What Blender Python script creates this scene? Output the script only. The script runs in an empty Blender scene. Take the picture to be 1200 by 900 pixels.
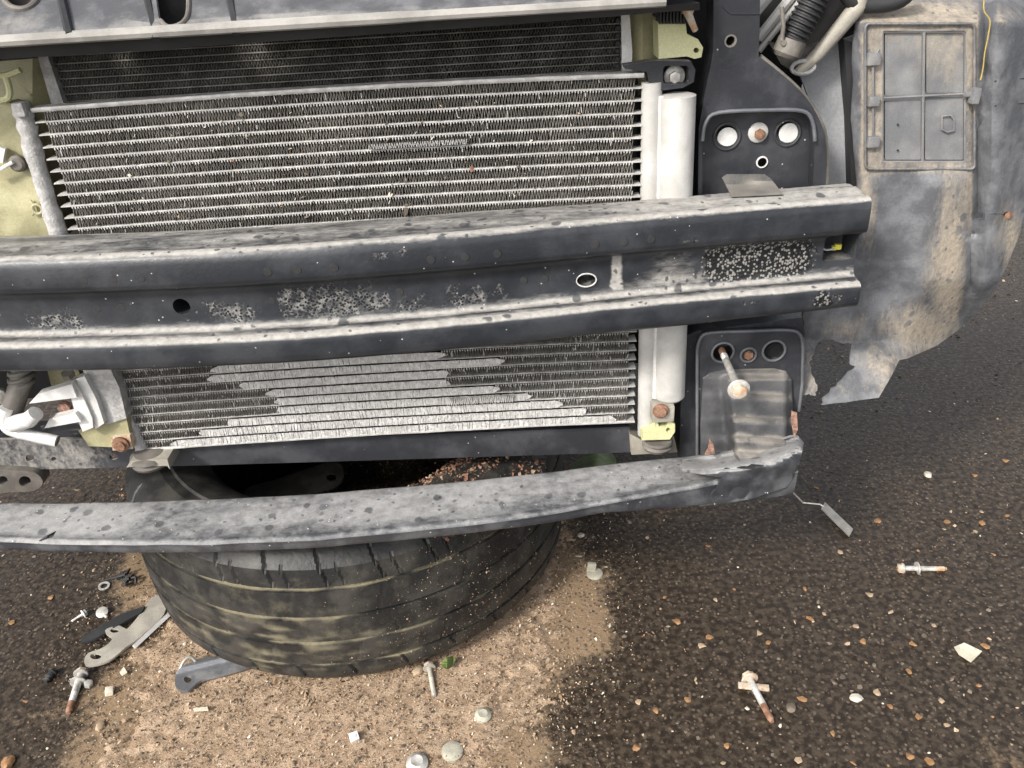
import bpy, bmesh, math, random
import numpy as np
from math import sin, cos, tan, pi, radians, sqrt, atan2
from mathutils import Vector, Matrix, noise
from mathutils.geometry import tessellate_polygon
random.seed(7); rng = np.random.default_rng(7)
S = bpy.context.scene; C = S.collection

# ------------------------------------------------------------------ camera
H = .87; PITCH = radians(29.4); ROLL = radians(3.3); F = 970.0
fw = np.array([0, cos(PITCH), -sin(PITCH)]); r0 = np.array([1., 0, 0]); u0 = np.array([0, sin(PITCH), cos(PITCH)])
RT = cos(ROLL) * r0 - sin(ROLL) * u0; UP = cos(ROLL) * u0 + sin(ROLL) * r0
cd = bpy.data.cameras.new('camera'); cam = bpy.data.objects.new('camera', cd); C.objects.link(cam); S.camera = cam
cd.sensor_width = 36; cd.lens = F / 1200 * 36; cd.clip_start = .02; cd.clip_end = 500
cam.matrix_world = Matrix(((RT[0], UP[0], -fw[0], 0), (RT[1], UP[1], -fw[1], 0), (RT[2], UP[2], -fw[2], H), (0, 0, 0, 1)))

# ------------------------------------------------------------------ light
SUN_DIR = Vector((.52, .58, -.63)).normalized()          # the way the light travels: from front left, high
sd = bpy.data.lights.new('sun', 'SUN'); sun = bpy.data.objects.new('sun', sd); C.objects.link(sun)
sd.energy = 2.3; sd.angle = radians(9); sd.color = (1, .95, .88)
sun.rotation_euler = SUN_DIR.to_track_quat('-Z', 'Y').to_euler(); sun.location = (-2, -2, 4)
W = bpy.data.worlds.new('World'); S.world = W; W.use_nodes = True
wt = W.node_tree; bg = wt.nodes['Background']; sk = wt.nodes.new('ShaderNodeTexSky'); sk.sky_type = 'NISHITA'; sk.sun_disc = False
sk.sun_elevation = math.asin(-SUN_DIR.z); sk.sun_rotation = atan2(-SUN_DIR.x, -SUN_DIR.y); sk.dust_density = 3
hs = wt.nodes.new('ShaderNodeHueSaturation'); hs.inputs['Saturation'].default_value = .25
wt.links.new(sk.outputs[0], hs.inputs['Color']); wt.links.new(hs.outputs[0], bg.inputs[0]); bg.inputs[1].default_value = .15
S.view_settings.view_transform = 'Standard'; S.view_settings.look = 'None'; S.view_settings.exposure = .9; S.view_settings.gamma = 1

# ------------------------------------------------------------------ placing helpers
O = np.array([0, 0, H])
def ray(u, v): return fw + RT * ((u - 600) / F) - UP * ((v - 450) / F)
def P(u, v, Y): k = ray(u, v); return O + k * (Y / k[1])          # where a sight line meets the upright plane at depth Y
def G(u, v, Z=0.): k = ray(u, v); return O + k * ((Z - H) / k[2])  # where it meets the level plane at height Z

# ------------------------------------------------------------------ materials
def nd(t, typ, **kw):
    n = t.nodes.new(typ)
    for k, v in kw.items(): setattr(n, k, v)
    return n
def M(name, col, rough=.6, metal=0., col2=None, cs=18, dust=(.34, .29, .23), amt=-.35, up=0., ds=14, dn=1.1, bump=.25, bs=160, spot=False, spec=.4, dsharp=.22, lo=.4, hi=.65, fleck=0., fcol=(.7, .66, .6), fs=260, grain=.7, st=(1, 1, 1), drops=0.):
    m = bpy.data.materials.new(name); m.use_nodes = True; t = m.node_tree; L = t.links.new
    b = t.nodes['Principled BSDF']; b.inputs['Specular IOR Level'].default_value = spec; b.inputs['Metallic'].default_value = metal
    tc = nd(t, 'ShaderNodeTexCoord').outputs['Object']
    mp_ = nd(t, 'ShaderNodeMapping'); mp_.inputs['Scale'].default_value = st; L(tc, mp_.inputs['Vector']); tcs = mp_.outputs[0]
    def noi(scale, detail=6, rg=.6, vec=None):
        n = nd(t, 'ShaderNodeTexNoise'); n.inputs['Scale'].default_value = scale; n.inputs['Detail'].default_value = detail; n.inputs['Roughness'].default_value = rg
        L(vec or tc, n.inputs['Vector']); return n.outputs[0]
    def ma(op, a, b_=0., c=None, cl=False):
        n = nd(t, 'ShaderNodeMath', operation=op, use_clamp=cl)
        for i, x in enumerate((a, b_, c)):
            if x is None: continue
            if isinstance(x, (int, float)): n.inputs[i].default_value = x
            else: L(x, n.inputs[i])
        return n.outputs[0]
    def mr(x, a, b_):
        n = nd(t, 'ShaderNodeMapRange', interpolation_type='SMOOTHSTEP'); L(x, n.inputs[0]); n.inputs[1].default_value = a; n.inputs[2].default_value = b_; return n.outputs[0]
    def mix(f, a, b_):
        n = nd(t, 'ShaderNodeMix', data_type='RGBA')
        for i, x in ((0, f), (6, a), (7, b_)):
            if isinstance(x, tuple): n.inputs[i].default_value = (*x, 1)
            elif isinstance(x, float): n.inputs[i].default_value = x
            else: L(x, n.inputs[i])
        return n.outputs[2]
    c2 = col2 or tuple(x * 1.5 for x in col)
    base = mix(mr(noi(cs), lo, hi), col, c2)
    at = nd(t, 'ShaderNodeAttribute', attribute_name='dust').outputs['Fac']
    g = nd(t, 'ShaderNodeNewGeometry'); sx = nd(t, 'ShaderNodeSeparateXYZ'); L(g.outputs['Normal'], sx.inputs[0])
    s = ma('MULTIPLY_ADD', ma('MAXIMUM', sx.outputs[2], 0.), up, amt)
    s = ma('ADD', s, at); n1 = ma('MULTIPLY_ADD', noi(ds, 12, .78, tcs), dn, -.5 * dn); s = ma('ADD', s, n1)
    if st != (1, 1, 1): s = ma('ADD', s, ma('MULTIPLY_ADD', noi(ds * 5, 6, .7, tcs), .7, -.35))
    dm = mr(s, .5 - dsharp, .5 + dsharp)
    if drops:
        w_ = nd(t, 'ShaderNodeVectorMath', operation='ADD'); L(tc, w_.inputs[0]); nz_ = nd(t, 'ShaderNodeTexNoise'); nz_.inputs['Scale'].default_value = 90; L(tc, nz_.inputs['Vector'])
        sc_ = nd(t, 'ShaderNodeVectorMath', operation='SCALE'); L(nz_.outputs['Color'], sc_.inputs[0]); sc_.inputs['Scale'].default_value = .008; L(sc_.outputs[0], w_.inputs[1])
        for scale_ in (55, 130):
            v = nd(t, 'ShaderNodeTexVoronoi'); v.inputs['Scale'].default_value = scale_; L(w_.outputs[0], v.inputs['Vector'])
            k_ = ma('MULTIPLY', ma('SUBTRACT', 1., mr(v.outputs['Distance'], .22, .34)), ma('LESS_THAN', nd_r(t, L, v), drops)); dm = ma('MULTIPLY', dm, ma('SUBTRACT', 1., ma('MULTIPLY', k_, .75)))
    dcol = mix(mr(noi(ds * 4, 5), .35, .7), dust, tuple(x * .72 for x in dust))
    base = mix(dm, base, dcol)
    gr = ma('MULTIPLY_ADD', noi(ds * 26, 3, .75), grain, 1. - grain * .5); gm = nd(t, 'ShaderNodeVectorMath', operation='SCALE'); L(base, gm.inputs[0]); L(gr, gm.inputs['Scale']); base = gm.outputs[0]
    rgh = ma('MULTIPLY_ADD', dm, .9 - rough, rough); rgh = ma('MULTIPLY_ADD', noi(cs * 3), .16, ma('SUBTRACT', rgh, .08), True)
    h = noi(bs, 4)
    if fleck:
        v = nd(t, 'ShaderNodeTexVoronoi'); v.inputs['Scale'].default_value = fs; L(tc, v.inputs['Vector'])
        k = ma('MULTIPLY', ma('LESS_THAN', v.outputs['Distance'], .33), ma('LESS_THAN', nd_r(t, L, v), fleck))
        base = mix(k, base, fcol); h = ma('MULTIPLY_ADD', k, .5, h)
    if spot:
        sa = nd(t, 'ShaderNodeAttribute', attribute_name='spot').outputs['Fac']
        sm = mr(ma('ADD', sa, ma('ADD', ma('MULTIPLY_ADD', noi(45, 5), 1.2, -.6), ma('MULTIPLY_ADD', noi(190, 3, .7), 1.1, -.55))), .40, .68)
        sx2 = nd(t, 'ShaderNodeSeparateXYZ'); L(tc, sx2.inputs[0]); rightside = mr(sx2.outputs[0], .36, .40)
        v = nd(t, 'ShaderNodeTexVoronoi'); v.inputs['Scale'].default_value = 360; L(tc, v.inputs['Vector'])
        dk = mr(v.outputs['Distance'], .36, .62)
        pick = ma('LESS_THAN', nd_r(t, L, v), .55)
        inv = ma('SUBTRACT', 1., dk)
        bl1 = mix(ma('MULTIPLY', inv, ma('LESS_THAN', nd_r(t, L, v), .88)), mix(mr(noi(90, 5), .42, .66), (.07, .07, .072), (.25, .243, .23)), (.012, .0125, .014))
        bl2 = mix(ma('MULTIPLY', inv, ma('LESS_THAN', nd_r(t, L, v), .6)), (.012, .0125, .013), (.27, .26, .245))
        bl = mix(rightside, bl1, bl2)
        base = mix(ma('MULTIPLY', sm, .85), base, bl); h = ma('ADD', h, ma('MULTIPLY', sm, ma('MULTIPLY', v.outputs['Distance'], -2.)))
        rgh = ma('SUBTRACT', rgh, ma('MULTIPLY', sm, .2))
    L(base, b.inputs['Base Color']); L(rgh, b.inputs['Roughness'])
    bp = nd(t, 'ShaderNodeBump'); bp.inputs['Strength'].default_value = bump; bp.inputs['Distance'].default_value = .0015
    L(ma('ADD', h, ma('MULTIPLY', dm, .3)), bp.inputs['Height']); L(bp.outputs[0], b.inputs['Normal'])
    return m
def nd_r(t, L, v):
    s = t.nodes.new('ShaderNodeSeparateColor'); L(v.outputs['Color'], s.inputs[0]); return s.outputs[0]

TAN = (.36, .30, .235); GREY = (.40, .385, .36)
m = dict(
 beam=M('beam_steel', (.020, .022, .0265), .36, col2=(.040, .0425, .048), dust=(.36, .345, .32), amt=-.17, up=.46, st=(.3, 1, 1.2), drops=.22, ds=34, dn=1.4, dsharp=.34, spot=True, fleck=.006, fs=420, fcol=(.4, .39, .37)),
 bar=M('bar_plastic', (.040, .042, .048), .4, col2=(.10, .102, .108), cs=26, dust=(.285, .282, .278), amt=-.10, up=.50, st=(.6, 1, 1), drops=.2, ds=19, dn=1.5, dsharp=.28, fleck=.008, fs=420, fcol=(.5, .49, .47)),
 panel=M('panel_plastic', (.065, .066, .071), .45, col2=(.125, .125, .13), cs=26, dust=(.33, .315, .29), amt=-.14, up=.05, ds=30, dn=1.5, dsharp=.3),
 lip=M('dusty_edge', (.22, .21, .195), .8, dust=(.50, .475, .43), amt=.08, ds=60, dn=1.4),
 black=M('black_rubber', (.02, .02, .021), .6, amt=-.55, ds=30),
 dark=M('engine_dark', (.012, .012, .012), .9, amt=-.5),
 post=M('post_steel', (.026, .0275, .032), .38, col2=(.055, .057, .064), dust=(.27, .255, .235), amt=-.18, up=.45, ds=30, dn=1.5, st=(1, 1, .6), drops=.25, fleck=.006, fs=420, fcol=(.4, .39, .37)),
 tread=M('corrugated_steel', (.050, .051, .055), .5, col2=(.095, .095, .097), dust=(.29, .265, .23), amt=-.04, up=.25, ds=34, dn=1.4, dsharp=.4), rim=M('worn_rim', (.10, .105, .115), .45, .2, col2=(.17, .175, .185), amt=-.2, ds=40),
 liner=M('liner_plastic', (.085, .088, .096), .5, col2=(.155, .158, .168), cs=30, dust=(.36, .31, .245), amt=-.04, up=.1, ds=46, dn=1.6, dsharp=.40, bump=.5, grain=1.1, st=(1.3, 1, .35), drops=.25),
 hatch=M('hatch_plastic', (.14, .142, .148), .6, col2=(.22, .22, .22), cs=20, dust=(.36, .315, .25), amt=-.2, dn=1.6, grain=1.1, ds=40, dsharp=.4, st=(1, 1, .5), drops=.2),
 inner=M('inner_wing', (.20, .205, .215), .5, col2=(.28, .285, .295), cs=10, amt=-.4),
 alu=M('aluminium', (.58, .57, .55), .45, .25, col2=(.72, .71, .69), cs=60, dust=(.42, .39, .35), amt=-.2, ds=30),
 tube=M('condenser_tube', (.36, .35, .335), .5, .1, col2=(.50, .49, .47), cs=90, dust=(.26, .235, .205), amt=-.05, up=.25, ds=40),
 head=M('header_dusty', (.32, .31, .30), .7, col2=(.45, .44, .43), cs=120, dust=(.40, .37, .34), amt=.0, ds=60, bump=.8, bs=400),
 fin=M('fin_alu', (.14, .13, .115), .6, .2, col2=(.26, .245, .22), cs=14, dust=(.34, .315, .275), amt=-.08, ds=12),
 flat=M('flat_fins', (.46, .45, .43), .6, .2, col2=(.62, .61, .59), cs=220, dust=(.40, .385, .35), amt=-.25, ds=60, bump=.7, bs=500, grain=.5),
 rfin=M('radiator_fin', (.12, .113, .10), .7, .1, col2=(.22, .21, .19), cs=40, dust=(.24, .215, .175), amt=.0, ds=26),
 olive=M('olive_plastic', (.28, .26, .15), .55, col2=(.36, .335, .20), cs=20, dust=(.30, .26, .19), amt=-.15, up=.2, ds=18),
 yellow=M('pale_yellow_plastic', (.50, .495, .27), .5, col2=(.58, .57, .34), cs=20, dust=(.42, .38, .26), amt=-.35, ds=25),
 white=M('white_drier', (.38, .37, .35), .5, col2=(.49, .48, .46), cs=20, dust=(.27, .24, .20), amt=.02, ds=34, dn=1.5, grain=.4, st=(1.5, 1, .25)),
 pale=M('bare_metal', (.60, .59, .57), .42, .15, col2=(.74, .73, .71), cs=70, dust=(.36, .30, .23), amt=-.2, ds=70),
 rust=M('rust', (.15, .075, .045), .85, col2=(.27, .155, .10), cs=120, amt=-.4, bump=.8),
 pink=M('pink_rust', (.17, .10, .075), .9, col2=(.36, .21, .155), cs=260, amt=-.3),
 zinc=M('zinc_bolt', (.40, .385, .355), .42, .35, col2=(.56, .545, .51), cs=140, dust=(.28, .19, .12), amt=-.12, ds=90, dn=1.5),
 zincrust=M('rusty_zinc', (.50, .44, .36), .7, .1, col2=(.40, .22, .11), cs=110, amt=-.2),
 hose=M('hose_grey', (.10, .09, .08), .6, col2=(.17, .155, .135), cs=30, dust=(.34, .30, .24), amt=-.2, ds=30),
 tyre=M('tyre_rubber', (.0140, .0138, .0135), .5, col2=(.045, .042, .037), cs=24, dust=(.21, .185, .12), amt=-.28, ds=38, dn=1.7, dsharp=.42, bump=.6, bs=120),
 steel=M('bright_steel', (.36, .34, .30), .38, .45, col2=(.50, .47, .41), cs=40, amt=-.4),
 bracket=M('dusty_bracket', (.30, .28, .24), .6, .2, col2=(.42, .39, .33), cs=30, dust=(.45, .40, .31), amt=-.1, ds=30),
 blue=M('blue_steel', (.15, .155, .165), .38, .4, col2=(.27, .27, .275), cs=40, dust=(.36, .30, .22), amt=-.2, ds=50),
 paper=M('paper', (.48, .44, .34), .9, col2=(.60, .56, .46), cs=30, amt=-.4),
 clay=M('clay_clip', (.30, .285, .23), .9, col2=(.38, .36, .29), cs=60, amt=-.4),
 leaf=M('green_leaf', (.07, .10, .03), .5, col2=(.13, .17, .05), cs=40, amt=-.5),
 wire=M('yellow_wire', (.36, .27, .08), .5, amt=-.4),
 yel=M('bright_yellow', (.50, .46, .06), .5, amt=-.6),
 asphalt=M('asphalt', (.0195, .0137, .0092), .46, col2=(.058, .043, .030), cs=110, dust=(.25, .175, .108), amt=-.46, ds=95, dn=2.5, dsharp=.26, bump=1., bs=150, fleck=.42, fcol=(.10, .075, .054), fs=150, lo=.40, hi=.62, grain=1.3, spec=.26),
 sand=M('sand', (.27, .188, .122), .95, col2=(.40, .292, .20), cs=60, dust=(.17, .115, .07), amt=.05, ds=34, dn=1.6, bump=1., bs=420, fleck=.16, fcol=(.56, .45, .32), fs=420, grain=1.1),
 s0=M('chip_dark', (.042, .031, .022), .7, col2=(.085, .066, .048), amt=-.6), s1=M('chip_grey', (.105, .083, .063), .75, amt=-.6),
 s2=M('chip_tan', (.28, .21, .14), .8, amt=-.6), s3=M('chip_orange', (.22, .115, .05), .7, col2=(.31, .18, .085), cs=140, dust=(.16, .12, .085), amt=.0, ds=120), s4=M('chip_white', (.42, .38, .31), .7, amt=-.6),
 red=M('red_flake', (.17, .085, .055), .85, col2=(.30, .16, .105), cs=80, amt=-.5),
)

# ------------------------------------------------------------------ object helpers
def base_of(parent):
    p = parent; v = Vector((0, 0, 0))
    while p is not None: v += p.location; p = p.parent
    return v
def obj(name, verts, faces, mat, parent=None, dust=None, spot=None, ang=38, loc=None, mats=None, mi=None):
    me = bpy.data.meshes.new(name); off = base_of(parent) if parent else (Vector(loc) if loc is not None else Vector((0, 0, 0)))
    V = np.asarray(verts, float) - np.array(off)
    me.from_pydata(V.tolist(), [], [tuple(int(i) for i in f) for f in faces])
    for x in (mats or [mat]): me.materials.append(x)
    if mi is not None: me.polygons.foreach_set('material_index', np.asarray(mi, np.int32))
    me.polygons.foreach_set('use_smooth', [True] * len(me.polygons)); me.update(); me.set_sharp_from_angle(angle=radians(ang))
    for nm, a in (('dust', dust), ('spot', spot)):
        if a is not None: me.attributes.new(nm, 'FLOAT', 'POINT').data.foreach_set('value', np.asarray(a, np.float32))
    o = bpy.data.objects.new(name, me); C.objects.link(o)
    if parent: o.parent = parent
    else: o.location = off
    return o
def thing(name, label, cat, loc, group=None):
    o = bpy.data.objects.new(name, None); C.objects.link(o); o.location = loc; o.empty_display_size = .02
    o['label'] = label; o['category'] = cat
    if group: o['group'] = group
    return o
def tag(o, label, cat, group=None):
    o['label'] = label; o['category'] = cat
    if group: o['group'] = group
    return o
class MB:
    def __init__(s): s.v = []; s.f = []; s.n = 0; s.d = []
    def add(s, v, f, d=0.):
        s.f += [tuple(i + s.n for i in q) for q in f]; s.v += [tuple(x) for x in v]; s.n += len(v); s.d += list(d) if hasattr(d, '__len__') else [d] * len(v)
    def box(s, c, dx, dy, dz, rot=None, d=0., bev=.0):
        bm = bmesh.new(); bmesh.ops.create_cube(bm, size=1)
        for q in bm.verts: q.co = Vector((q.co.x * dx, q.co.y * dy, q.co.z * dz))
        if bev: bmesh.ops.bevel(bm, geom=bm.edges[:], offset=bev, segments=2, affect='EDGES', profile=.6)
        bm.verts.index_update()
        for q in bm.verts:
            w = q.co.copy()
            if rot is not None: w = rot @ w
            q.co = w + Vector(c)
        s.add([q.co[:] for q in bm.verts], [[q.index for q in f.verts] for f in bm.faces], d); bm.free()
    def tube(s, pts, r, n=10, cap=True, d=0., closed=False):
        pts = [Vector(p) for p in pts]; N = len(pts); R_ = r if hasattr(r, '__len__') else [r] * N; vs = []; fs = []
        ref = None
        for i, p in enumerate(pts):
            if closed: tg = pts[(i + 1) % N] - pts[i - 1]
            else: tg = pts[min(i + 1, N - 1)] - pts[max(i - 1, 0)]
            tg.normalize()
            if ref is None: ref = Vector((0, 0, 1)) if abs(tg.z) < .9 else Vector((0, 1, 0))
            a = tg.cross(ref).normalized(); ref = a.cross(tg).normalized()
            for k in range(n):
                t = 2 * pi * k / n; vs.append(p + (a * cos(t) + ref * sin(t)) * R_[i])
        for i in range(N if closed else N - 1):
            j = (i + 1) % N
            for k in range(n): fs.append((i * n + k, i * n + (k + 1) % n, j * n + (k + 1) % n, j * n + k))
        if cap and not closed: fs.append(tuple(range(n))[::-1]); fs.append(tuple((N - 1) * n + k for k in range(n)))
        s.add(vs, fs, d)
    def lathe(s, A, axis, prof, n=24, cap=True, d=0., hexa=False):
        A = Vector(A); ax = Vector(axis).normalized(); ref = Vector((0, 0, 1)) if abs(ax.z) < .9 else Vector((1, 0, 0))
        a = ax.cross(ref).normalized(); b = ax.cross(a); vs = []; fs = []
        for (t, r) in prof:
            for k in range(n): an = 2 * pi * (k + .5) / n; vs.append(A + ax * t + (a * cos(an) + b * sin(an)) * r)
        for i in range(len(prof) - 1):
            for k in range(n): fs.append((i * n + k, (i + 1) * n + k, (i + 1) * n + (k + 1) % n, i * n + (k + 1) % n))
        if cap: fs.append(tuple(range(n))); fs.append(tuple((len(prof) - 1) * n + k for k in range(n))[::-1])
        s.add(vs, fs, d)
    def build(s, name, mat, parent=None, **k):
        o = obj(name, s.v, s.f, mat, parent, dust=s.d, **k); fixn(o); return o
def fixn(o):
    bm = bmesh.new(); bm.from_mesh(o.data); bmesh.ops.recalc_face_normals(bm, faces=bm.faces[:]); bm.to_mesh(o.data); bm.free()
def circ(u, v, r, ry=None, n=20, ph=0): ry = ry or r; return [(u + r * cos(2 * pi * k / n + ph), v + ry * sin(2 * pi * k / n + ph)) for k in range(n)]
def rr(a, b, c, d, r, n=5):
    o = []
    for (x, y, s) in ((c - r, b + r, -pi / 2), (c - r, d - r, 0), (a + r, d - r, pi / 2), (a + r, b + r, pi)):
        for k in range(n + 1): t = s + pi / 2 * k / n; o.append((x + r * cos(t), y + r * sin(t)))
    return o
def cat(pts, n=6, closed=False):
    P_ = [np.array(p, float) for p in pts]; N = len(P_); out = []
    for i in range(N if closed else N - 1):
        a, b, c, d = (P_[(i - 1) % N] if closed or i else P_[0]), P_[i], P_[(i + 1) % N], (P_[(i + 2) % N] if closed or i + 2 < N else P_[-1])
        for k in range(n):
            t = k / n; out.append(.5 * ((2 * b) + (c - a) * t + (2 * a - 5 * b + 4 * c - d) * t * t + (3 * b - a - 3 * c + d) * t ** 3))
    if not closed: out.append(P_[-1])
    return out
def sheet(name, outer, Yf, mat, parent, holes=(), step=10, th=.003, dust=None, spot=None, mapf=None, **k):
    """a pressed or moulded sheet: outline on the front, depth Yf(u,v), real thickness th going back"""
    loops = [[Vector((float(p[0]), float(p[1]), 0)) for p in outer]] + [[Vector((float(p[0]), float(p[1]), 0)) for p in h] for h in holes]
    tri = tessellate_polygon(loops); flat = [p for l in loops for p in l]
    bm = bmesh.new(); bv = [bm.verts.new(p) for p in flat]
    for t in tri:
        try: bm.faces.new([bv[i] for i in t])
        except ValueError: pass
    us = [p.x for p in flat]; vs = [p.y for p in flat]
    if step:
        for ax, lo, hi in ((0, min(us), max(us)), (1, min(vs), max(vs))):
            q = lo + step
            while q < hi - .2 * step:
                nn = Vector((1, 0, 0)) if ax == 0 else Vector((0, 1, 0))
                bmesh.ops.bisect_plane(bm, geom=bm.verts[:] + bm.edges[:] + bm.faces[:], plane_co=nn * (q + .013), plane_no=nn, dist=1e-5); q += step
    bmesh.ops.remove_doubles(bm, verts=bm.verts[:], dist=1e-4)
    bm.verts.index_update(); V = [(q.co.x, q.co.y) for q in bm.verts]; n = len(V)
    yf = Yf if callable(Yf) else (lambda u, v: Yf)
    mp = mapf or (lambda u, v: P(u, v, yf(u, v)))
    front = [mp(u, v) for u, v in V]; thd = np.array((0, th, 0)) if not hasattr(th, '__len__') else np.array(th); back = [p + thd for p in front]
    fs = []
    for f in bm.faces:
        ids = [q.index for q in f.verts]
        if f.normal.z > 0: ids = ids[::-1]
        # screen v runs down: this order faces the viewer
        fs.append(ids); fs.append([i + n for i in ids[::-1]])
    for e in bm.edges:
        if len(e.link_faces) == 1:
            a, b = e.verts[0].index, e.verts[1].index; fs.append((a, b, b + n, a + n))
    d = None if dust is None else [dust(u, v) for u, v in V] * 2
    s = None if spot is None else [spot(u, v) for u, v in V] * 2
    bm.free()
    o = obj(name, front + back, fs, mat, parent, dust=d, spot=s, **k); fixn(o); return o
def blob(u, v, *cs):      # sum of soft patches (centre u, v, radii, strength)
    return max([0.] + [c[4] * math.exp(-(((u - c[0]) / c[2]) ** 2 + ((v - c[1]) / c[3]) ** 2)) for c in cs])
def sst(x): x = max(0., min(1., x)); return x * x * (3 - 2 * x)
def lerp(x, xs, ys): return float(np.interp(x, xs, ys))

# ------------------------------------------------------------------ ground
sandpx = [(168, 668), (146, 700), (134, 745), (128, 790), (112, 840), (88, 930), (-20, 1010), (520, 1010), (610, 930), (650, 850), (672, 800), (690, 740), (690, 660), (680, 620), (640, 560), (200, 560)]
sandp = np.array([G(*q)[:2] for q in sandpx])
def sdist(X, Y):                                          # signed distance to the sand outline, inside positive
    X = np.asarray(X, float); Y = np.asarray(Y, float); ins = np.zeros(X.shape, bool); dm = np.full(X.shape, 9.)
    for i in range(len(sandp)):
        (x1, y1), (x2, y2) = sandp[i - 1], sandp[i]
        c = ((y1 > Y) != (y2 > Y)) & (X < (x2 - x1) * (Y - y1) / (y2 - y1 + 1e-12) + x1); ins ^= c
        t = np.clip(((X - x1) * (x2 - x1) + (Y - y1) * (y2 - y1)) / ((x2 - x1) ** 2 + (y2 - y1) ** 2), 0, 1)
        dm = np.minimum(dm, np.hypot(X - x1 - t * (x2 - x1), Y - y1 - t * (y2 - y1)))
    return np.where(ins, dm, -dm)
def grid(xs, ys):
    X, Y = np.meshgrid(xs, ys); nx, ny = len(xs), len(ys); i = np.arange(nx * ny).reshape(ny, nx)
    return X.ravel(), Y.ravel(), np.stack([i[:-1, :-1], i[:-1, 1:], i[1:, 1:], i[1:, :-1]], -1).reshape(-1, 4)
xs = np.concatenate([[-80, -30, -10, -4, -2], np.arange(-1.4, 2.2, .025), [3, 6, 15, 40, 80]]); ys = np.concatenate([[-60, -15, -4, -1], np.arange(.2, 2.8, .025), [4, 8, 20, 60]])
X, Y, Fq = grid(xs, ys); sdv = sdist(X, Y)
nz = np.array([noise.fractal(Vector((a * 6, b * 6, 0)), 1, 2, 4) if abs(a) < 3 and 0 < b < 3 else 0 for a, b in zip(X, Y)])
p2 = G(1195, 870); patch = np.exp(-(((X - p2[0]) / .07) ** 2 + ((Y - p2[1]) / .06) ** 2)) * .7
gd = np.clip(.78 + sdv * 12, 0, 1.1) + np.clip(.25 + sdv * 1.6, 0, .25) + np.clip(nz * 1.3 - .1, -.25, .62) + patch
g = obj('ground', np.stack([X, Y, nz * .0018], 1), Fq, m['asphalt'], dust=gd); g['kind'] = 'structure'
xs = np.arange(-.95, .25, .0045); ys = np.arange(.38, 1.45, .0045); X, Y, Fq = grid(xs, ys); sdv = sdist(X, Y)
n1 = np.array([noise.fractal(Vector((a * 22, b * 22, 3)), .6, 2, 5) for a, b in zip(X, Y)]); n2 = np.array([noise.noise(Vector((a * 130, b * 130, 5))) for a, b in zip(X, Y)])
Z = -.004 + np.clip(sdv * .12 - .001 + n1 * .0075, -.012, .011) * .9 + n2 * .0030 * np.exp(-(sdv / .05) ** 2) + n2 * .0012
keep = (Z[Fq].max(1) > -.001); g = obj('sand_patch', np.stack([X, Y, Z], 1), Fq[keep], m['sand']); g['kind'] = 'structure'
def sand_z(x, y): return max(0., float(-.004 + np.clip(sdist([x], [y])[0] * .22, -.01, .012) * .9))

OCT = np.array([(1, 0, 0), (.3, .9, 0), (-.8, .6, 0), (-.9, -.5, 0), (.2, -1, 0), (.05, .05, .62), (-.1, 0, -.3)])
OF = [(0, 1, 5), (1, 2, 5), (2, 3, 5), (3, 4, 5), (4, 0, 5), (1, 0, 6), (2, 1, 6), (3, 2, 6), (4, 3, 6), (0, 4, 6)]
def chips(name, pos, size, cols, weights, zs=.6, tilt=.35):
    n = len(pos); a = rng.uniform(0, 2 * pi, n); B = OCT[None] * rng.uniform(.6, 1.35, (n, 7, 3)); B[:, :, 2] *= zs
    st = rng.uniform(.5, 1, (n, 1)); x = B[:, :, 0] * size[:, None]; y = B[:, :, 1] * size[:, None] * st; z = B[:, :, 2] * size[:, None] + x * rng.normal(0, tilt, (n, 1)) + y * rng.normal(0, tilt, (n, 1))
    V = np.stack([x * np.cos(a)[:, None] - y * np.sin(a)[:, None] + pos[:, 0:1], x * np.sin(a)[:, None] + y * np.cos(a)[:, None] + pos[:, 1:2], z + pos[:, 2:3]], -1).reshape(-1, 3)
    Fc = (np.array(OF)[None] + (np.arange(n) * 7)[:, None, None]).reshape(-1, 3)
    mi = np.repeat(rng.choice(len(cols), n, p=np.array(weights) / sum(weights)), len(OF))
    return obj(name, V, Fc, None, mats=[m[c] for c in cols], mi=mi, ang=20)
N = 30000; x = rng.uniform(-1.1, 1.6, N); y = .45 + 2.0 * rng.random(N) ** 1.35; k = sdist(x, y) < .0 + rng.normal(0, .012, N)
pos = np.stack([x, y, rng.uniform(-.0006, .0008, N)], 1)[k]; sz = np.clip(rng.lognormal(-6.42, .45, len(pos)), .0006, .0045)
o = chips('gravel', pos, sz, ['s0', 's1', 's2', 's3', 's4'], [.52, .36, .08, .02, .02], .36); o['kind'] = 'stuff'; o['label'] = 'fine stone chips bedded in the dark wet asphalt'
N = 110000; x = rng.uniform(-1, .35, N); y = rng.uniform(.4, 1.35, N); sdv = sdist(x, y); k = (sdv > rng.normal(-.012, .05, N)); x, y, sdv = x[k], y[k], sdv[k]
z = np.maximum(0, -.004 + np.clip(sdv * .22, -.01, .012) * .9) + rng.uniform(0, .0022, len(x))
o = chips('sand_grains', np.stack([x, y, z], 1), np.clip(rng.lognormal(-6.95, .42, len(x)), .0005, .003), ['s2', 'sand', 's4', 's1', 's0', 's3'], [.24, .28, .06, .18, .20, .04], .6, .5); o['kind'] = 'stuff'; o['label'] = 'loose tan absorbent grains spilled around the old tyre'

# ------------------------------------------------------------------ the car front
car = thing('car', 'front end of a dark car with its bumper removed, condenser and crash beam exposed', 'car', (-.2, 1.0, 0))

# dark inside of the engine bay and the floor under it
b = MB(); b.box((-.27, 1.62, .62), 1.28, 1.2, .62, bev=.02); b.build('engine_bay', m['dark'], car)

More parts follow.
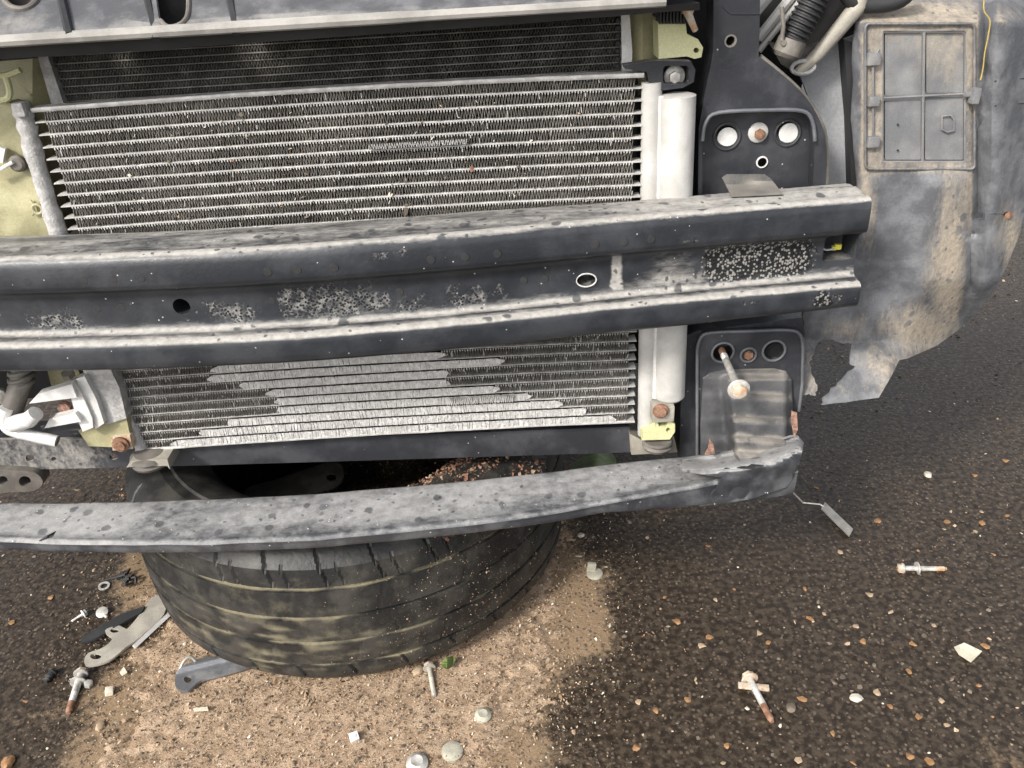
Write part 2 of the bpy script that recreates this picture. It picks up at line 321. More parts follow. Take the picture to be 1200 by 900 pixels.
# ---- upper front panel
def lipv(u): return lerp(u, [-300, -60, 0, 800, 900], [71, 55, 51.5, 3.5, -2])
def panY(u, v): return .80 + .0011 * max(0, lipv(u) - 8 - v)
outl = [(-300, lipv(-300) - 7), (-300, -190), (815, -190), (826, -60), (808, -4)]
outl += [(u, lipv(u) - 7) for u in range(700, -250, -100)]
slot = cat([(184, -25), (186, 20), (192, 29), (205, 30), (217, 22), (220, 6), (218, -25)], 4, True)
bowl = circ(24, -8, 20, 18)
pn = sheet('front_panel', outl, panY, m['panel'], car, holes=[slot, bowl], step=26, th=.004,
      dust=lambda u, v: .15 + blob(u, v, (20, 22, 55, 20, .35), (130, 25, 60, 14, .25), (300, 20, 200, 18, .2)) + (.25 if v > lipv(u) - 16 else 0))
b = MB(); b.tube([P(u, lipv(u) - 3, .797) for u in range(-300, 820, 40)], [.0052 if u < 500 else .0045 for u in range(-300, 820, 40)], 8)
b.build('panel_lip', m['lip'], pn)
b = MB()
def seal(u): return lerp(u, [-300, 0, 100, 600, 800], [88, 69, 64, 29, 12])
up_, lo_ = [P(u, lipv(u) + 1, .806) for u in range(-300, 830, 40)], [P(u, seal(u), .812) for u in range(-300, 830, 40)]
pts = up_ + lo_ + [p + np.array((0, .05, .008)) for p in lo_] + [p + np.array((0, .05, 0)) for p in up_]; n_ = len(up_)
b.add(pts, [(k * n_ + i, k * n_ + i + 1, ((k + 1) % 4) * n_ + i + 1, ((k + 1) % 4) * n_ + i) for k in range(4) for i in range(n_ - 1)])
b.build('seal_strip', m['black'], pn)
for (ua, va, ub, vb) in ((58, -60, 82, 42), (160, -60, 183, 45), (258, -60, 277, 38)):
    b = MB(); A, B_ = P(ua, va, panY(ua, va) - .004), P(ub, vb, .795); b.tube([A, (A + B_) / 2, B_], [.0035, .0036, .0042], 6); b.build('rib', m['black'], pn)
b = MB(); b.tube([P(u, v, panY(u, v) - .001) for u, v in cat([(188, 24), (196, 31), (208, 30), (218, 22), (221, 8), (220, -25)], 4)], .0022, 8); b.build('slot_rim', m['hose'], pn)
b = MB(); b.tube([P(u, v, panY(u, v) - .001) for u, v in circ(24, -8, 21, 19, 28)], .003, 8, closed=True); b.build('bowl_rim', m['hose'], pn)
b = MB(); b.lathe(P(24, -8, .875), (0, 1, 0), [(-.02, .019), (0, .014), (.002, .002)], 24, False); b.build('bowl', m['hose'], pn)
b = MB(); b.lathe(P(203, 4, .895), (.2, -1, .2), [(-.02, .03), (.0, .03), (.012, .022), (.016, .006)], 20); b.build('rubber_bung', m['black'], pn)

# ---- radiator
YR = .905
rad = bpy.data.objects.new('radiator', None); C.objects.link(rad); rad.parent = car
xl, xr = P(66, 100, YR)[0], P(726, 60, YR)[0]
b = MB(); b.box(((xl + xr) / 2, YR + .022, .56), xr - xl, .012, .50); b.build('core_back', m['dark'], rad)
ztop = .80; pitch = .0074
def fins(z0, z1, x0, x1, y0, dy, half, th, jit=0.):
    n = int((x1 - x0) / half); i = np.arange(n); xa = x0 + i * half; xb = xa + half
    za, zb = np.where(i % 2 == 0, z0, z1), np.where(i % 2 == 0, z1, z0)
    dxj = rng.normal(0, jit, n); dyj = rng.uniform(0, .0015, n)
    V = np.empty((n, 8, 3))
    for j, (X_, Z_, sg) in enumerate(((xa, za, -1), (xa, za, 1), (xb, zb, 1), (xb, zb, -1))):
        for l, yy in enumerate((y0, y0 + dy)):
            V[:, j + 4 * l, 0] = X_ + sg * th + dxj; V[:, j + 4 * l, 1] = yy + (dyj if l == 0 else 0); V[:, j + 4 * l, 2] = Z_
    Fb = np.array([(0, 1, 2, 3), (1, 5, 6, 2), (4, 0, 3, 7)])
    return V.reshape(-1, 3), (Fb[None] + (i * 8)[:, None, None]).reshape(-1, 4)
nr = 20; vv, ff, nn = [], [], 0; b = MB()
for r in range(nr):
    z1 = ztop - r * pitch; v_, f_ = fins(z1 - pitch + .0009, z1 - .0009, xl, xr, YR, .014, .0016, .00018, .0002); vv.append(v_); ff.append(f_ + nn); nn += len(v_)
    b.box(((xl + xr) / 2, YR + .0085, z1), xr - xl, .014 + rng.uniform(-.003, .003), .0013)
o = obj('core_fins', np.concatenate(vv), np.concatenate(ff), m['rfin'], rad); o['kind'] = 'stuff'
o = b.build('core_tubes', m['rfin'], rad); o['kind'] = 'stuff'
sheet('end_plate', [(44, 66), (56, 66), (80, 138), (66, 142)], .898, m['head'], rad, step=8, th=.02)
sheet('end_plate', [(728, 18), (738, 17), (741, 60), (740, 100), (729, 100)], .898, m['alu'], rad, step=8, th=.02)
b = MB()
for k_ in range(9): b.lathe(P(724, 24 + k_ * 9, .897), (0, 1, 0), [(0, .0022), (.02, .0022)], 8)
b.build('crimp_row', m['black'], rad)
sheet('side_tank', [(-4, 72), (46, 68), (70, 145), (80, 275), (10, 275)], lambda u, v: .905 + .0006 * abs(u - 35), m['olive'], rad, step=14, th=.03, dust=lambda u, v: .25 if v < 130 else 0)
sheet('side_tank', [(739, 18), (772, 14), (776, 110), (740, 112)], lambda u, v: .905 + .0005 * abs(u - 755), m['olive'], rad, step=14, th=.03, dust=lambda u, v: .2)

# ---- condenser
cnd = bpy.data.objects.new('condenser', None); C.objects.link(cnd); cnd.parent = car
YC = .86; zt, zb_ = .7270, .3215; NT = 34; cp = (zt - zb_) / (NT - 1)
def cx(z): return -.4555 - .008 * (zt - z) / .4, .1440
def sagz(x): s = (x + .155) / .31; return .0035 * (1 - s * s)     # the core bows up a little in the middle
XR = cx(zt)[1]
def bar_strip(z, y, x0, x1, h, d, n=24, wob=.0):
    vs = []; fs = []
    for i in range(n + 1):
        xx = x0 + (x1 - x0) * i / n; zz = z + sagz(xx) + wob * rng.normal()
        vs += [(xx, y + .0008, zz - h / 2), (xx, y, zz - h / 4), (xx, y, zz + h / 4), (xx, y + .0008, zz + h / 2), (xx, y + d, zz + h / 2), (xx, y + d, zz - h / 2)]
    for i in range(n):
        for k_ in range(6): fs.append((i * 6 + k_, i * 6 + (k_ + 1) % 6, (i + 1) * 6 + (k_ + 1) % 6, (i + 1) * 6 + k_))
    fs.append(tuple(range(6))); fs.append(tuple(n * 6 + k_ for k_ in range(6))[::-1]); return vs, fs
# rows whose fins have been beaten flat: (row index from the bottom gap, left px edge, right px edge)
flatrow = {10: (215, 712), 11: (240, 690), 12: (278, 655)}
lowflat = [(312, 470), (350, 532), (256, 520), (252, 588), (290, 522), (320, 524), (330, 582), (334, 618), (274, 655), (240, 682), (206, 716)]
for r in range(NT):
    z = zt - r * cp; x0, x1 = cx(z); b = MB()
    low = r >= 21
    h = .0044 if r == 0 else (.0034 if r == NT - 1 else .0015)
    v_, f_ = bar_strip(z, YC - (.0012 if r == 0 else 0) + (.0014 if low and r < NT - 1 else 0), x0 - .004, x1 + .004, h, .016, wob=.00012); b.add(v_, f_); b.build('tube', m['tube'], cnd)
    if r < NT - 1:
        z0, z1 = z - cp + .0010, z - .0010; vv, ff, nn = [], [], 0
        j = r - (NT - 1 - len(lowflat)); segs = [(x0 + .006, x1 - .004)]
        if 0 <= j:
            fa, fb = lowflat[j]; yv = 430 + 9 * j; xa, xb = P(fa, yv, YC)[0], P(fb, yv, YC)[0]; segs = [(x0 + .006, xa), (xb, x1 - .004)]
            v_, f_ = fins(z0 - .0004, z1 - .0010, xa - .006, xb + .006, YC - .0003, .003, .0009, .00075, .0003); zc_ = z0 + rng.uniform(.002, .007, 2); e0 = np.clip((v_[:, 0] - xa + .006) / rng.uniform(.002, .012), 0, 1); e1 = np.clip((xb + .006 - v_[:, 0]) / rng.uniform(.002, .012), 0, 1); v_[:, 2] = zc_[0] + (v_[:, 2] - zc_[0]) * (.25 + .75 * e0); v_[:, 2] = zc_[1] + (v_[:, 2] - zc_[1]) * (.25 + .75 * e1); v_[:, 2] += [sagz(q) for q in v_[:, 0]]; v_[:, 1] += np.array([.0008 * noise.noise(Vector((q[0] * 90, q[2] * 90, 1))) for q in v_])
            obj('flattened_fin_row', v_, f_, m['flat'], cnd)
        for (xa, xb) in segs:
            v_, f_ = fins(z0, z1, xa, xb, YC + .0012, .0145, .00150, .00020, .0002); nf = len(f_); n_ = int((xb - xa) / .0030); i_ = np.arange(n_); tx = xa + .0015 + i_ * .0030
            tv = np.empty((n_, 8, 3)); zt_ = np.full(n_, z1 + .0004); hb = rng.uniform(.0014, .0028, n_)
            for q_, (sx, top) in enumerate(((-1, 1), (1, 1), (.45, 0), (-.45, 0))):
                for l_, yy in enumerate((YC + .0002, YC + .004)): tv[:, q_ + 4 * l_] = np.stack([tx + sx * .0008, np.full(n_, yy), zt_ - (0 if top else hb)], 1)
            tf = (np.array([(0, 3, 2, 1), (1, 2, 6, 5), (0, 4, 7, 3), (3, 7, 6, 2)])[None] + (i_ * 8)[:, None, None]).reshape(-1, 4) + len(v_)
            V_ = np.concatenate([v_, tv.reshape(-1, 3)]); V_[:, 2] += [sagz(q) for q in V_[:, 0]]
            ns = int((xb - xa) * (70 if low else 16)); bx_ = xa + (xb - xa) * rng.random(ns) ** (1.6 if low else 1); bz = rng.uniform(z0, z1 - .003, ns); bl_ = np.minimum(rng.uniform(.002, .007, ns), z1 - bz); sl = rng.normal(0, .0008, ns)
            bv = np.empty((ns, 4, 3))
            for q_, (sx, top) in enumerate(((-.0004, 0), (.0003, 0), (.0004, 1), (-.0003, 1))): bv[:, q_] = np.stack([bx_ + sx + sl * top, np.full(ns, YC + .0004 + .0004 * top), bz + bl_ * top], 1)
            bf = np.arange(ns * 4).reshape(-1, 4) + len(V_); bv = bv.reshape(-1, 3); bv[:, 2] += [sagz(q) for q in bv[:, 0]]; V_ = np.concatenate([V_, bv]); tf = np.concatenate([tf, bf])
            o = obj('fin_row', V_, np.concatenate([f_, tf]), None, cnd, mats=[m['fin'], m['tube']], mi=[0] * nf + [1] * len(tf)); o['kind'] = 'stuff'
b = MB(); b.box((-.155, YC + .0175, (zt + zb_) / 2), .60, .002, zt - zb_ - .004); b.build('shroud', m['dark'], cnd)
# bent fins standing out of two rows
for (ua, ub, v, dz) in ((524, 602, 466, .0045), (432, 548, 168, .0026)):
    A, B_ = P(ua, v + 3, YC), P(ub, v - 3, YC); v_, f_ = fins(A[2] - dz, A[2] + dz, A[0], B_[0], YC - .006, .004, .0013, .0003, .0003); v_[:, 2] += (v_[:, 0] - A[0]) * .0; o = obj('bent_fins', v_, f_, m['alu' if v > 300 else 'head'], cnd)
# headers
b = MB(); ptsl = [P(u, v, YC + .006) for u, v in ((24, 120), (30, 140), (40, 180), (52, 220), (66, 265), (96, 350), (128, 430), (150, 490), (170, 530))]
b.tube(cat(ptsl, 4), [.0088 + .0008 * rng.normal() for _ in range(33)], 12); b.box(P(24, 128, YC - .002), .012, .012, .014, bev=.003); b.build('left_header', m['head'], cnd)
b = MB(); A, B_ = P(764, 96, YC + .004), P(757, 508, YC + .004); b.tube([A, A * .9 + B_ * .1, A * .5 + B_ * .5, B_], .0105, 14)
b.box((A * .7 + B_ * .3) + np.array((.003, -.010, 0)), .008, .006, .005, bev=.002)
b.build('right_header', m['white'], cnd)
b = MB(); A, B_ = P(794, 110, YC - .002), P(784, 466, YC - .002); ax = B_ - A; Ln = np.linalg.norm(ax)
b.lathe(A, ax, [(0, .0135), (.0015, .0185), (Ln - .004, .0185), (Ln, .015), (Ln + .001, .004)], 28); b.build('receiver_drier', m['white'], cnd)
b = MB(); A, B_ = P(776, 112, YC - .004), P(768, 466, YC - .004); b.tube([A, B_], .004, 8); b.build('drier_bracket', m['alu'], cnd)
# debris caught in the fins
n_ = 260; pos = np.stack([np.clip(rng.normal(-.17, .14, n_), -.43, .13), np.full(n_, YC - .0002), rng.uniform(.60, .715, n_)], 1)
o = chips('fin_debris', pos, np.clip(rng.lognormal(-6.7, .4, n_), .0006, .003), ['s1', 's4', 's2', 'rust', 's0'], [.3, .16, .24, .15, .15], .8, .6); o.parent = cnd; o.location = -base_of(car); o['kind'] = 'stuff'

# ---- crash beam
bx = [-1.05, -.80, -.62, -.49, -.36, -.25, -.15, -.03, .09, .227, .30, .362]
by = [.872, .806, .778, .762, .752, .7485, .7505, .759, .772, .785, .790, .795]
def beamY(x): return lerp(x, BXs, BYs)
_c = cat(list(zip(bx, by)), 6); BXs = [q[0] for q in _c]; BYs = [q[1] for q in _c]
BT = .6075
prof = [(.082, .6005), (.070, .6045), (.060, .6068), (.050, .6072), (.044, .6088), (.032, .6086), (.026, .6066), (.018, .6068), (.011, .6090), (.005, .6080), (.0015, .6045), (.0, .598), (.0, .580), (.001, .5755), (.004, .5725), (.010, .5700), (.0165, .5655), (.0185, .560), (.0185, .548), (.0185, .540), (.0185, .533), (.0182, .527), (.0165, .5235), (.012, .5215), (.008, .5222), (.004, .5205), (-.001, .5208), (-.0050, .5190), (-.0066, .5155), (-.0068, .511), (-.0062, .500), (-.0050, .4935), (-.002, .4895), (.010, .488), (.060, .488), (.082, .492)]
pd = [.4, .42, .2, .12, .2, .18, .12, .22, .42, .5, .15, -.12, -.16, -.16, -.16, -.1, -.2, -.2, -.15, .0, .20, .40, .6, .22, .0, .25, .75, .75, .1, -.06, -.08, -.12, -.05, 0, 0, 0]
NX = 260; xsb = np.linspace(-1.05, P(1022, 240, .795)[0], NX); vs, ds, sp = [], [], []
for x_ in xsb:
    yb = beamY(x_); u_ = 600 + x_ * 1130          # rough photo column of this station, for the wear map
    for (q, z_), d_ in zip(prof, pd):
        e = max(0, (x_ - .19) / .17); zz = z_
        if z_ < .50 : zz = z_ + .004 * min(e, 1)
        q = q * (1 + .17 * min(1, max(0, (.12 - x_) / .15))) if z_ > .6 and q > .03 else q
        vs.append((x_, yb + q, zz + .00025 * noise.noise(Vector((x_ * 30, z_ * 40, q * 40)))))
        dd = d_
        w = q > .008 and .53 < z_ < .57
        if w: dd += .62 * math.exp(-((x_ - .175) / .05) ** 2)
        if w and .106 < x_ < .117: dd += 1.1
        if x_ > .08 and z_ > .605: dd += .25 * min(1, (x_ - .08) / .06)
        ds.append(dd)
        s_ = 0
        if .525 < z_ < .57 and q > -.003:
            s_ = max(blob(x_, z_, (-.455, .535, .045, .014, .72)), blob(x_, z_, (-.175, .543, .065, .024, .85)), blob(x_, z_, (-.28, .537, .05, .02, .58)), blob(x_, z_, (-.035, .537, .035, .016, .7)), blob(x_, z_, (-.10, .534, .06, .014, .58)))
            s_ = max(s_, min(1.2, 1.5 * math.exp(-((x_ - .262) / .058) ** 4) * math.exp(-((z_ - .546) / .022) ** 4)))
        if z_ < .522 and q < 0: s_ = blob(x_, z_, (.33, .505, .03, .012, .8), (.26, .508, .05, .01, .45), (.05, .506, .1, .008, .35))
        if z_ > .575 and q < .006 and z_ < .60: s_ = blob(x_, z_, (-.115, .594, .035, .008, .7), (.19, .583, .03, .008, .5))
        sp.append(s_)
npf = len(prof); fs = [(i * npf + k, (i + 1) * npf + k, (i + 1) * npf + (k + 1) % npf, i * npf + (k + 1) % npf) for i in range(NX - 1) for k in range(npf)]
fs += [tuple(range(npf)), tuple((NX - 1) * npf + k for k in range(npf))[::-1]]
beam = obj('crash_beam', vs, fs, m['beam'], car, dust=ds, spot=sp, ang=50); fixn(beam)
def cut(o, cutters):
    for c in cutters:
        md = o.modifiers.new('hole', 'BOOLEAN'); md.object = c; md.operation = 'DIFFERENCE'; md.solver = 'EXACT'
    dg = bpy.context.evaluated_depsgraph_get(); me = bpy.data.meshes.new_from_object(o.evaluated_get(dg)); o.modifiers.clear(); o.data = me
    for c in cutters: bpy.data.objects.remove(c)
def cyl(c, r, l, sx=1., n=24):
    b = MB(); b.lathe((0, 0, 0), (0, 1, 0), [(-.003, r), (l, r)], n); o = b.build('cutter', m['dark']); o.scale = (sx, 1, 1); o.location = c; return o
def boxo(c, dx, dy, dz, bev):
    b = MB(); b.box((0, 0, 0), dx, dy, dz, bev=bev); o = b.build('cutter', m['dark']); o.location = c; return o
h1 = P(214, 358, .772); h2 = P(687, 328, .79); h3 = P(985, 290, .81)
cut(beam, [cyl(h1 - np.array((0, .01, 0)), .0088, .045), cyl(h2 - np.array((0, .01, 0)), .0068, .045, 1.45), boxo(h3 + np.array((0, .012, 0)), .034, .05, .031, .004)])
beam.data.set_sharp_from_angle(angle=radians(50))
b = MB(); b.tube([h2 + np.array((.0103 * cos(t), -.0008, .0072 * sin(t))) for t in np.linspace(0, 2 * pi, 24, endpoint=False)], .0008, 6, closed=True); b.build('slot_edge', m['alu'], beam)
b = MB(); b.tube([h2 + np.array((-.012, .012, .0005)), h2 + np.array((.012, .012, .002))], .0025, 8); b.build('captive_pin', m['post'], beam)
for u in (24, 58, 95, 131, 165, 316, 350, 393, 505, 545, 583, 700, 735, 768):
    x_ = P(u, 325 - max(0, u - 300) * .07, .752)[0]; b = MB(); yb = beamY(x_)
    b.lathe((x_, yb - .0001, .5865), (0, -1, 0), [(0, .0042), (.0003, .0040), (.00035, .001)], 14); b.build('spot_weld', m['black'], beam)
for u in (35, 110, 140, 320, 470, 615, 640):
    x_ = P(u, 355, .77)[0]; b = MB(); b.lathe((x_, beamY(x_) + .0184, .5485), (0, -1, 0), [(0, .0040), (.0003, .0038), (.00035, .001)], 14); b.build('spot_weld', m['black'], beam)
# tab welded on the back of the beam, and the connector seen through its end slot
sheet('beam_tab', [(846, 208), (852, 204), (896, 204), (904, 210), (918, 228), (858, 231)], 0, m['tread'], beam, step=4, th=(0, .002, -.0008), dust=lambda u, v: .35, mapf=lambda u, v: (lambda p: p if p[2] > .6105 else G(u, v, .6105))(P(u, v, .8635)))
b = MB(); b.box(h3 + np.array((.007, .024, -.008)), .007, .006, .006, bev=.001); b.box(h3 + np.array((.003, .024, -.0095)), .004, .005, .0045, bev=.0008); b.build('connector', m['yel'], beam)
b = MB(); b.tube(cat([h3 + np.array((-.014, .02, .004)), h3 + np.array((-.010, .018, -.008)), h3 + np.array((.002, .02, -.009))], 5), .0011, 6); b.build('lead', m['white'], beam)

# ---- lower bar
lx = [-1.0, -.75, -.573, -.377, -.192, -.008, .087, .165, .233, .300, .330]
ly = [.84, .760, .727, .705, .700, .714, .730, .741, .750, .757, .764]
kx = [-1.0, -.75, -.607, -.401, -.204, 0, .095, .18, .249, .31, .342]
ky = [.91, .825, .793, .778, .776, .787, .799, .806, .812, .822, .832]
c1 = cat(list(zip(lx, ly)), 6); c2 = cat(list(zip(kx, ky)), 6)
def fY(x): return lerp(x, [q[0] for q in c1], [q[1] for q in c1])
def bY(x): return lerp(x, [q[0] for q in c2], [q[1] for q in c2])
NX = 240; xsb = np.linspace(-1.0, .318, NX); vs, ds = [], []
for i, x_ in enumerate(xsb):
    f_, k_ = fY(x_), bY(x_); e = min(1, max(0, (x_ - .09) / .16)); dz = .004 * noise.noise(Vector((x_ * 9, 3, 1))) * (.25 + e)
    zt_ = .3015; zl = .300 + .007 * e; depth = .0165 + .020 * e; w = k_ - f_
    cr = noise.noise(Vector((x_ * 42, 1.3, 7))) * .004 * e
    row = [(k_, zt_ - .012, 0), (k_ + .001, zt_ + .001, .1), (k_ - .004, zt_ + .0035, .3), (f_ + w * .75, zt_ + .0025 + .3 * cr, .3), (f_ + w * .5, zt_ + .0015, .3), (f_ + w * .3, zt_ + .001, .28), (f_ + w * .14, zl + .001, .2), (f_ + .005, zl + .0018, .1), (f_ + .001, zl + .0005, .35), (f_ - .0008, zl - .002, .3), (f_ + .0004, zl - .005, -.2), (f_ + .001 + 2 * cr, zl - depth * .55, -.25), (f_ + .002 + cr, zl - depth * .85, -.2), (f_ + .004, zl - depth, -.1), (f_ + .010, zl - depth - .001, 0), (f_ + .03, zl - depth + .004, 0)]
    for (yy, zz, d_) in row:
        vs.append((x_ + .001 * noise.noise(Vector((x_ * 20, zz * 90, 2))), yy + .0008 * noise.noise(Vector((x_ * 25, zz * 60, 5))), zz + dz + .001 * noise.noise(Vector((x_ * 16, yy * 30, 9)))))
        ds.append(d_ - .1 + (.35 * blob(x_, 0, (-.50, 0, .05, 1, 1)) if d_ > .25 else 0))
npf = 16; fs = [(i * npf + k, (i + 1) * npf + k, (i + 1) * npf + (k + 1) % npf, i * npf + (k + 1) % npf) for i in range(NX - 1) for k in range(npf)]
fs += [tuple(range(npf)), tuple((NX - 1) * npf + k for k in range(npf))[::-1]]
lbar = obj('lower_bar', vs, fs, m['bar'], car, dust=ds, ang=45); fixn(lbar)
# crumpled end folded up round the bracket
def crY(u, v):
    top = lerp(u, [830, 880, 915, 936, 942], [536, 529, 517, 512, 518]); fr = lerp(u, [830, 870, 905, 938], [556, 552, 546, 530])
    t = sst((v - top) / max(4, fr - top)); y = .794 - .052 * t + .0005 * max(0, u - 905) * (1 - .4 * t)
    if v > fr: y += .010 * sst((v - fr) / 30)
    return y + .006 * noise.noise(Vector((u * .045, v * .06, 4))) + .002 * noise.noise(Vector((u * .16, v * .13, 1)))
ce = sheet('crumpled_end', [(800, 541), (830, 536), (856, 533), (880, 529), (900, 522), (915, 516), (928, 512), (936, 512), (942, 519), (939, 534), (935, 549), (931, 558), (922, 571), (900, 578), (880, 585), (850, 590), (820, 593), (838, 575), (846, 560), (822, 556), (800, 552)],
      crY, m['bar'], car, step=4, th=.004, dust=lambda u, v: (.42 if v < lerp(u, [830, 870, 905, 938], [556, 552, 546, 530]) else -.25) + blob(u, v, (925, 565, 14, 10, .5)), ang=70)
sheet('tear_shade', [(850, 546), (866, 541), (880, 544), (896, 546), (884, 550), (868, 549)], lambda u, v: crY(u, v) - .0008, m['black'], ce, step=6, th=.001)  # black sheets laid on the skin as the shade inside torn openings
sheet('tear_shade', [(838, 547), (852, 545), (856, 549), (842, 550)], lambda u, v: crY(u, v) - .0008, m['black'], ce, step=6, th=.001)
b = MB(); b.tube([P(46, 634, .7205), P(55, 629, .724), P(68, 622, .738), P(80, 607, .757)], [.0006, .0014, .001, .0004], 6); b.build('crack', m['black'], lbar)

# ---- lower cross member
sheet('cross_member', [(-260, 520), (-60, 516), (0, 515), (140, 514), (420, 512), (738, 500), (741, 530), (420, 540), (180, 547), (0, 551), (-260, 556)], lambda u, v: .876, m['post'], car,
      holes=[circ(35, 537, 5, 4), circ(63, 538, 3.2, 2.6), circ(133, 535, 5, 4)], step=14, th=.004, dust=lambda u, v: -.05 + .75 * max(0, min(1, (190 - u) / 90)))
b = MB(); A, B_ = P(-260, 520, .879), P(738, 502, .879); up_ = [A, B_, B_ + np.array((0, .05, -.004)), A + np.array((0, .05, -.004))]
b.add([*up_, *[q + np.array((0, 0, -.004)) for q in up_]], [(0, 1, 2, 3), (7, 6, 5, 4), (0, 4, 5, 1), (2, 6, 7, 3), (1, 5, 6, 2), (3, 7, 4, 0)]); b.build('cross_member_flange', m['post'], car)
sheet('tow_lug', cat([(-30, 552), (28, 552), (44, 556), (50, 566), (40, 575), (10, 577), (-30, 578)], 3, True), .866, m['hose'], car, holes=[circ(3, 563, 6, 5), circ(29, 564, 7, 6)], step=8, th=.02, dust=lambda u, v: .1)

# ---- right hand post with its pocket and bumper bolts
def postY(u, v): return .868 + .00002 * (v - 100)
pout = [(836, -70), (892, -70), (890, 40), (889, 66)] + [tuple(q) for q in cat([(889, 66), (905, 78), (928, 97), (946, 116), (959, 138), (967, 162), (968, 190), (966, 222)], 4)[1:]] + [(960, 250), (818, 250), (819, 150)] + [tuple(q) for q in cat([(819, 150), (826, 110), (834, 70), (836, 40), (836, -70)], 4)[1:-1]]
pocket = [(823, 250), (823, 165)] + [tuple(q) for q in cat([(823, 165), (827, 144), (842, 132), (900, 129), (940, 130), (952, 142), (955, 165)], 4)[1:]] + [(952, 250)]
hole0 = circ(856, 48, 6)
post = sheet('bumper_post', [(a, c_ if c_ < 245 else 236) for a, c_ in pout], postY, m['post'], car, holes=[[(a, min(c_, 232)) for a, c_ in pocket], hole0], step=12, th=.03, dust=lambda u, v: .25 * blob(u, v, (930, 105, 20, 25, 1), (850, 120, 30, 10, .6)))
sheet('pocket_plate', [(822, 130), (958, 128), (958, 240), (822, 240)], .886, m['post'], post, holes=[circ(852, 159, 12.5), circ(923, 155, 12.5), circ(893, 190, 6)], step=12, th=.004, dust=lambda u, v: .18 * blob(u, v, (930, 195, 40, 40, 1)))
b = MB(); b.tube([P(u, v, .8655) for u, v in pocket[1:-1]], .0020, 8); b.build('pocket_rim', m['rim'], post)
for (u, v, r) in ((852, 160, .0138), (923, 156, .0134)):
    b = MB(); c0 = P(u, v, .885); b.tube([c0 + np.array((r * cos(t), 0, r * sin(t))) for t in np.linspace(0, 2 * pi, 28, endpoint=False)], .0013, 8, closed=True); b.build('hole_rim', m['post'], post)
b = MB(); b.lathe(P(893, 190, .885), (0, -1, 0), [(0, .0066), (.001, .0062), (.001, .005), (0, .005)], 18, False); b.build('hole_rim', m['alu'], post)
b = MB(); b.lathe(P(888, 155, .8855), (0, -1, 0), [(0, .0105), (.002, .0105), (.003, .009)], 24); o = b.build('washer', m['white'], post)
b = MB(); b.lathe(P(890, 157, .8825), (0, -1, 0), [(0, .0058), (.004, .0056), (.005, .004)], 6); b.build('bolt_head', m['rust'], post)
b = MB(); b.lathe(P(856, 48, .8675), (0, -1, 0), [(0, .0066), (.001, .006), (.001, .0046), (-.003, .0044)], 18, False); b.build('hole_rim', m['hose'], post)
b = MB(); b.tube([P(u, v, .8665) for u, v in ((846, -50), (847, 8), (856, 16), (890, 16))], .0012, 6); b.build('seam', m['post'], post)
for u, v in ((852, 161), (924, 156)): b = MB(); b.lathe(P(u, v, .8885), (0, -1, 0), [(0, .0105), (.0012, .0105), (.0016, .008)], 22); b.build('hole_glare_disc', m['pale'], post)  # pale discs added in the holes to stand for brightness seen through them
b = MB(); b.tube([P(u, v, .876) for u, v in cat([(890, 66), (906, 79), (928, 98), (946, 117), (959, 139), (967, 163), (968, 215)], 5)], .0028, 8); b.build('post_flange', m['hose'], post)

# ---- lower bracket plate, corrugated strut, hanging bolt
low = [(817, 536), (817, 410)] + [tuple(q) for q in cat([(817, 410), (821, 396), (833, 390), (880, 388), (925, 387), (938, 393), (941, 408)], 4)[1:]] + [(940, 450), (936, 482), (931, 536)]
lp = sheet('bracket_plate', low, .862, m['post'], car, holes=[circ(847, 413, 11.5, 11), circ(907, 411, 12, 11)], step=9, th=.010, dust=lambda u, v: .2 * blob(u, v, (920, 440, 20, 40, 1)) - .05)
b = MB(); b.tube([P(u, v, .8605) for u, v in low[:-1]], .0019, 8); b.build('plate_rim', m['rim'], lp)
for (u, v, r, mt) in ((847, 413, .0128, 'rim'), (907, 411, .0132, 'rim'), (877, 416, .009, 'rim')):
    b = MB(); c0 = P(u, v, .861); b.tube([c0 + np.array((r * cos(t), 0, r * sin(t))) for t in np.linspace(0, 2 * pi, 28, endpoint=False)], .0016, 8, closed=True); b.build('hole_rim', m[mt], lp)
b = MB(); b.lathe(P(877, 416, .8615), (0, -1, 0), [(0, .006), (.003, .0055), (.004, .003)], 6); b.build('bolt_head', m['rust'], lp)
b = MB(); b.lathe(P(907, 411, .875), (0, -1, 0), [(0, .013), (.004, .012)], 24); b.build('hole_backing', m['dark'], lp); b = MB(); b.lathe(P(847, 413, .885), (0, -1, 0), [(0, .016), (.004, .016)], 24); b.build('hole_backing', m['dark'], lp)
def strY(u, v):
    q = .10 * (u - 880) + .0012 * (u - 880) ** 2; s = .858 - .012 * sst((v - 438) / 8) - .010 * (v - 440) / 90
    for c, w_ in ((459, 9), (487, 8), (510, 8), (528, 10)): s -= .0165 * sst((v - c - q * .5) / w_)
    le = 842 + .10 * (v - 440); s += (.862 - s) * .85 * (1 - sst((u - le) / 14)) ; s += (.866 - s) * (1 - sst((927 - u) / 7)) * .6
    return s + .0012 * noise.noise(Vector((u * .06, v * .08, 3)))
def strd(u, v):
    d = .22 * sst((u - 850) / 15) - .1
    for c in (462, 490, 513, 531): d += .26 * math.exp(-((v - c - .0006 * (u - 880) ** 2 - .05 * (u - 880)) / 5) ** 2) * sst((u - 846) / 14)
    return d + (.2 if v < 446 else 0) + blob(u, v, (900, 530, 40, 14, .3))
sheet('corrugated_strut', [(824, 444), (832, 437), (850, 434), (908, 433), (922, 436), (928, 446), (929, 480), (932, 512), (932, 538), (900, 552), (822, 552), (821, 500)], strY, m['tread'], car, step=3, th=.003, dust=strd, ang=80)
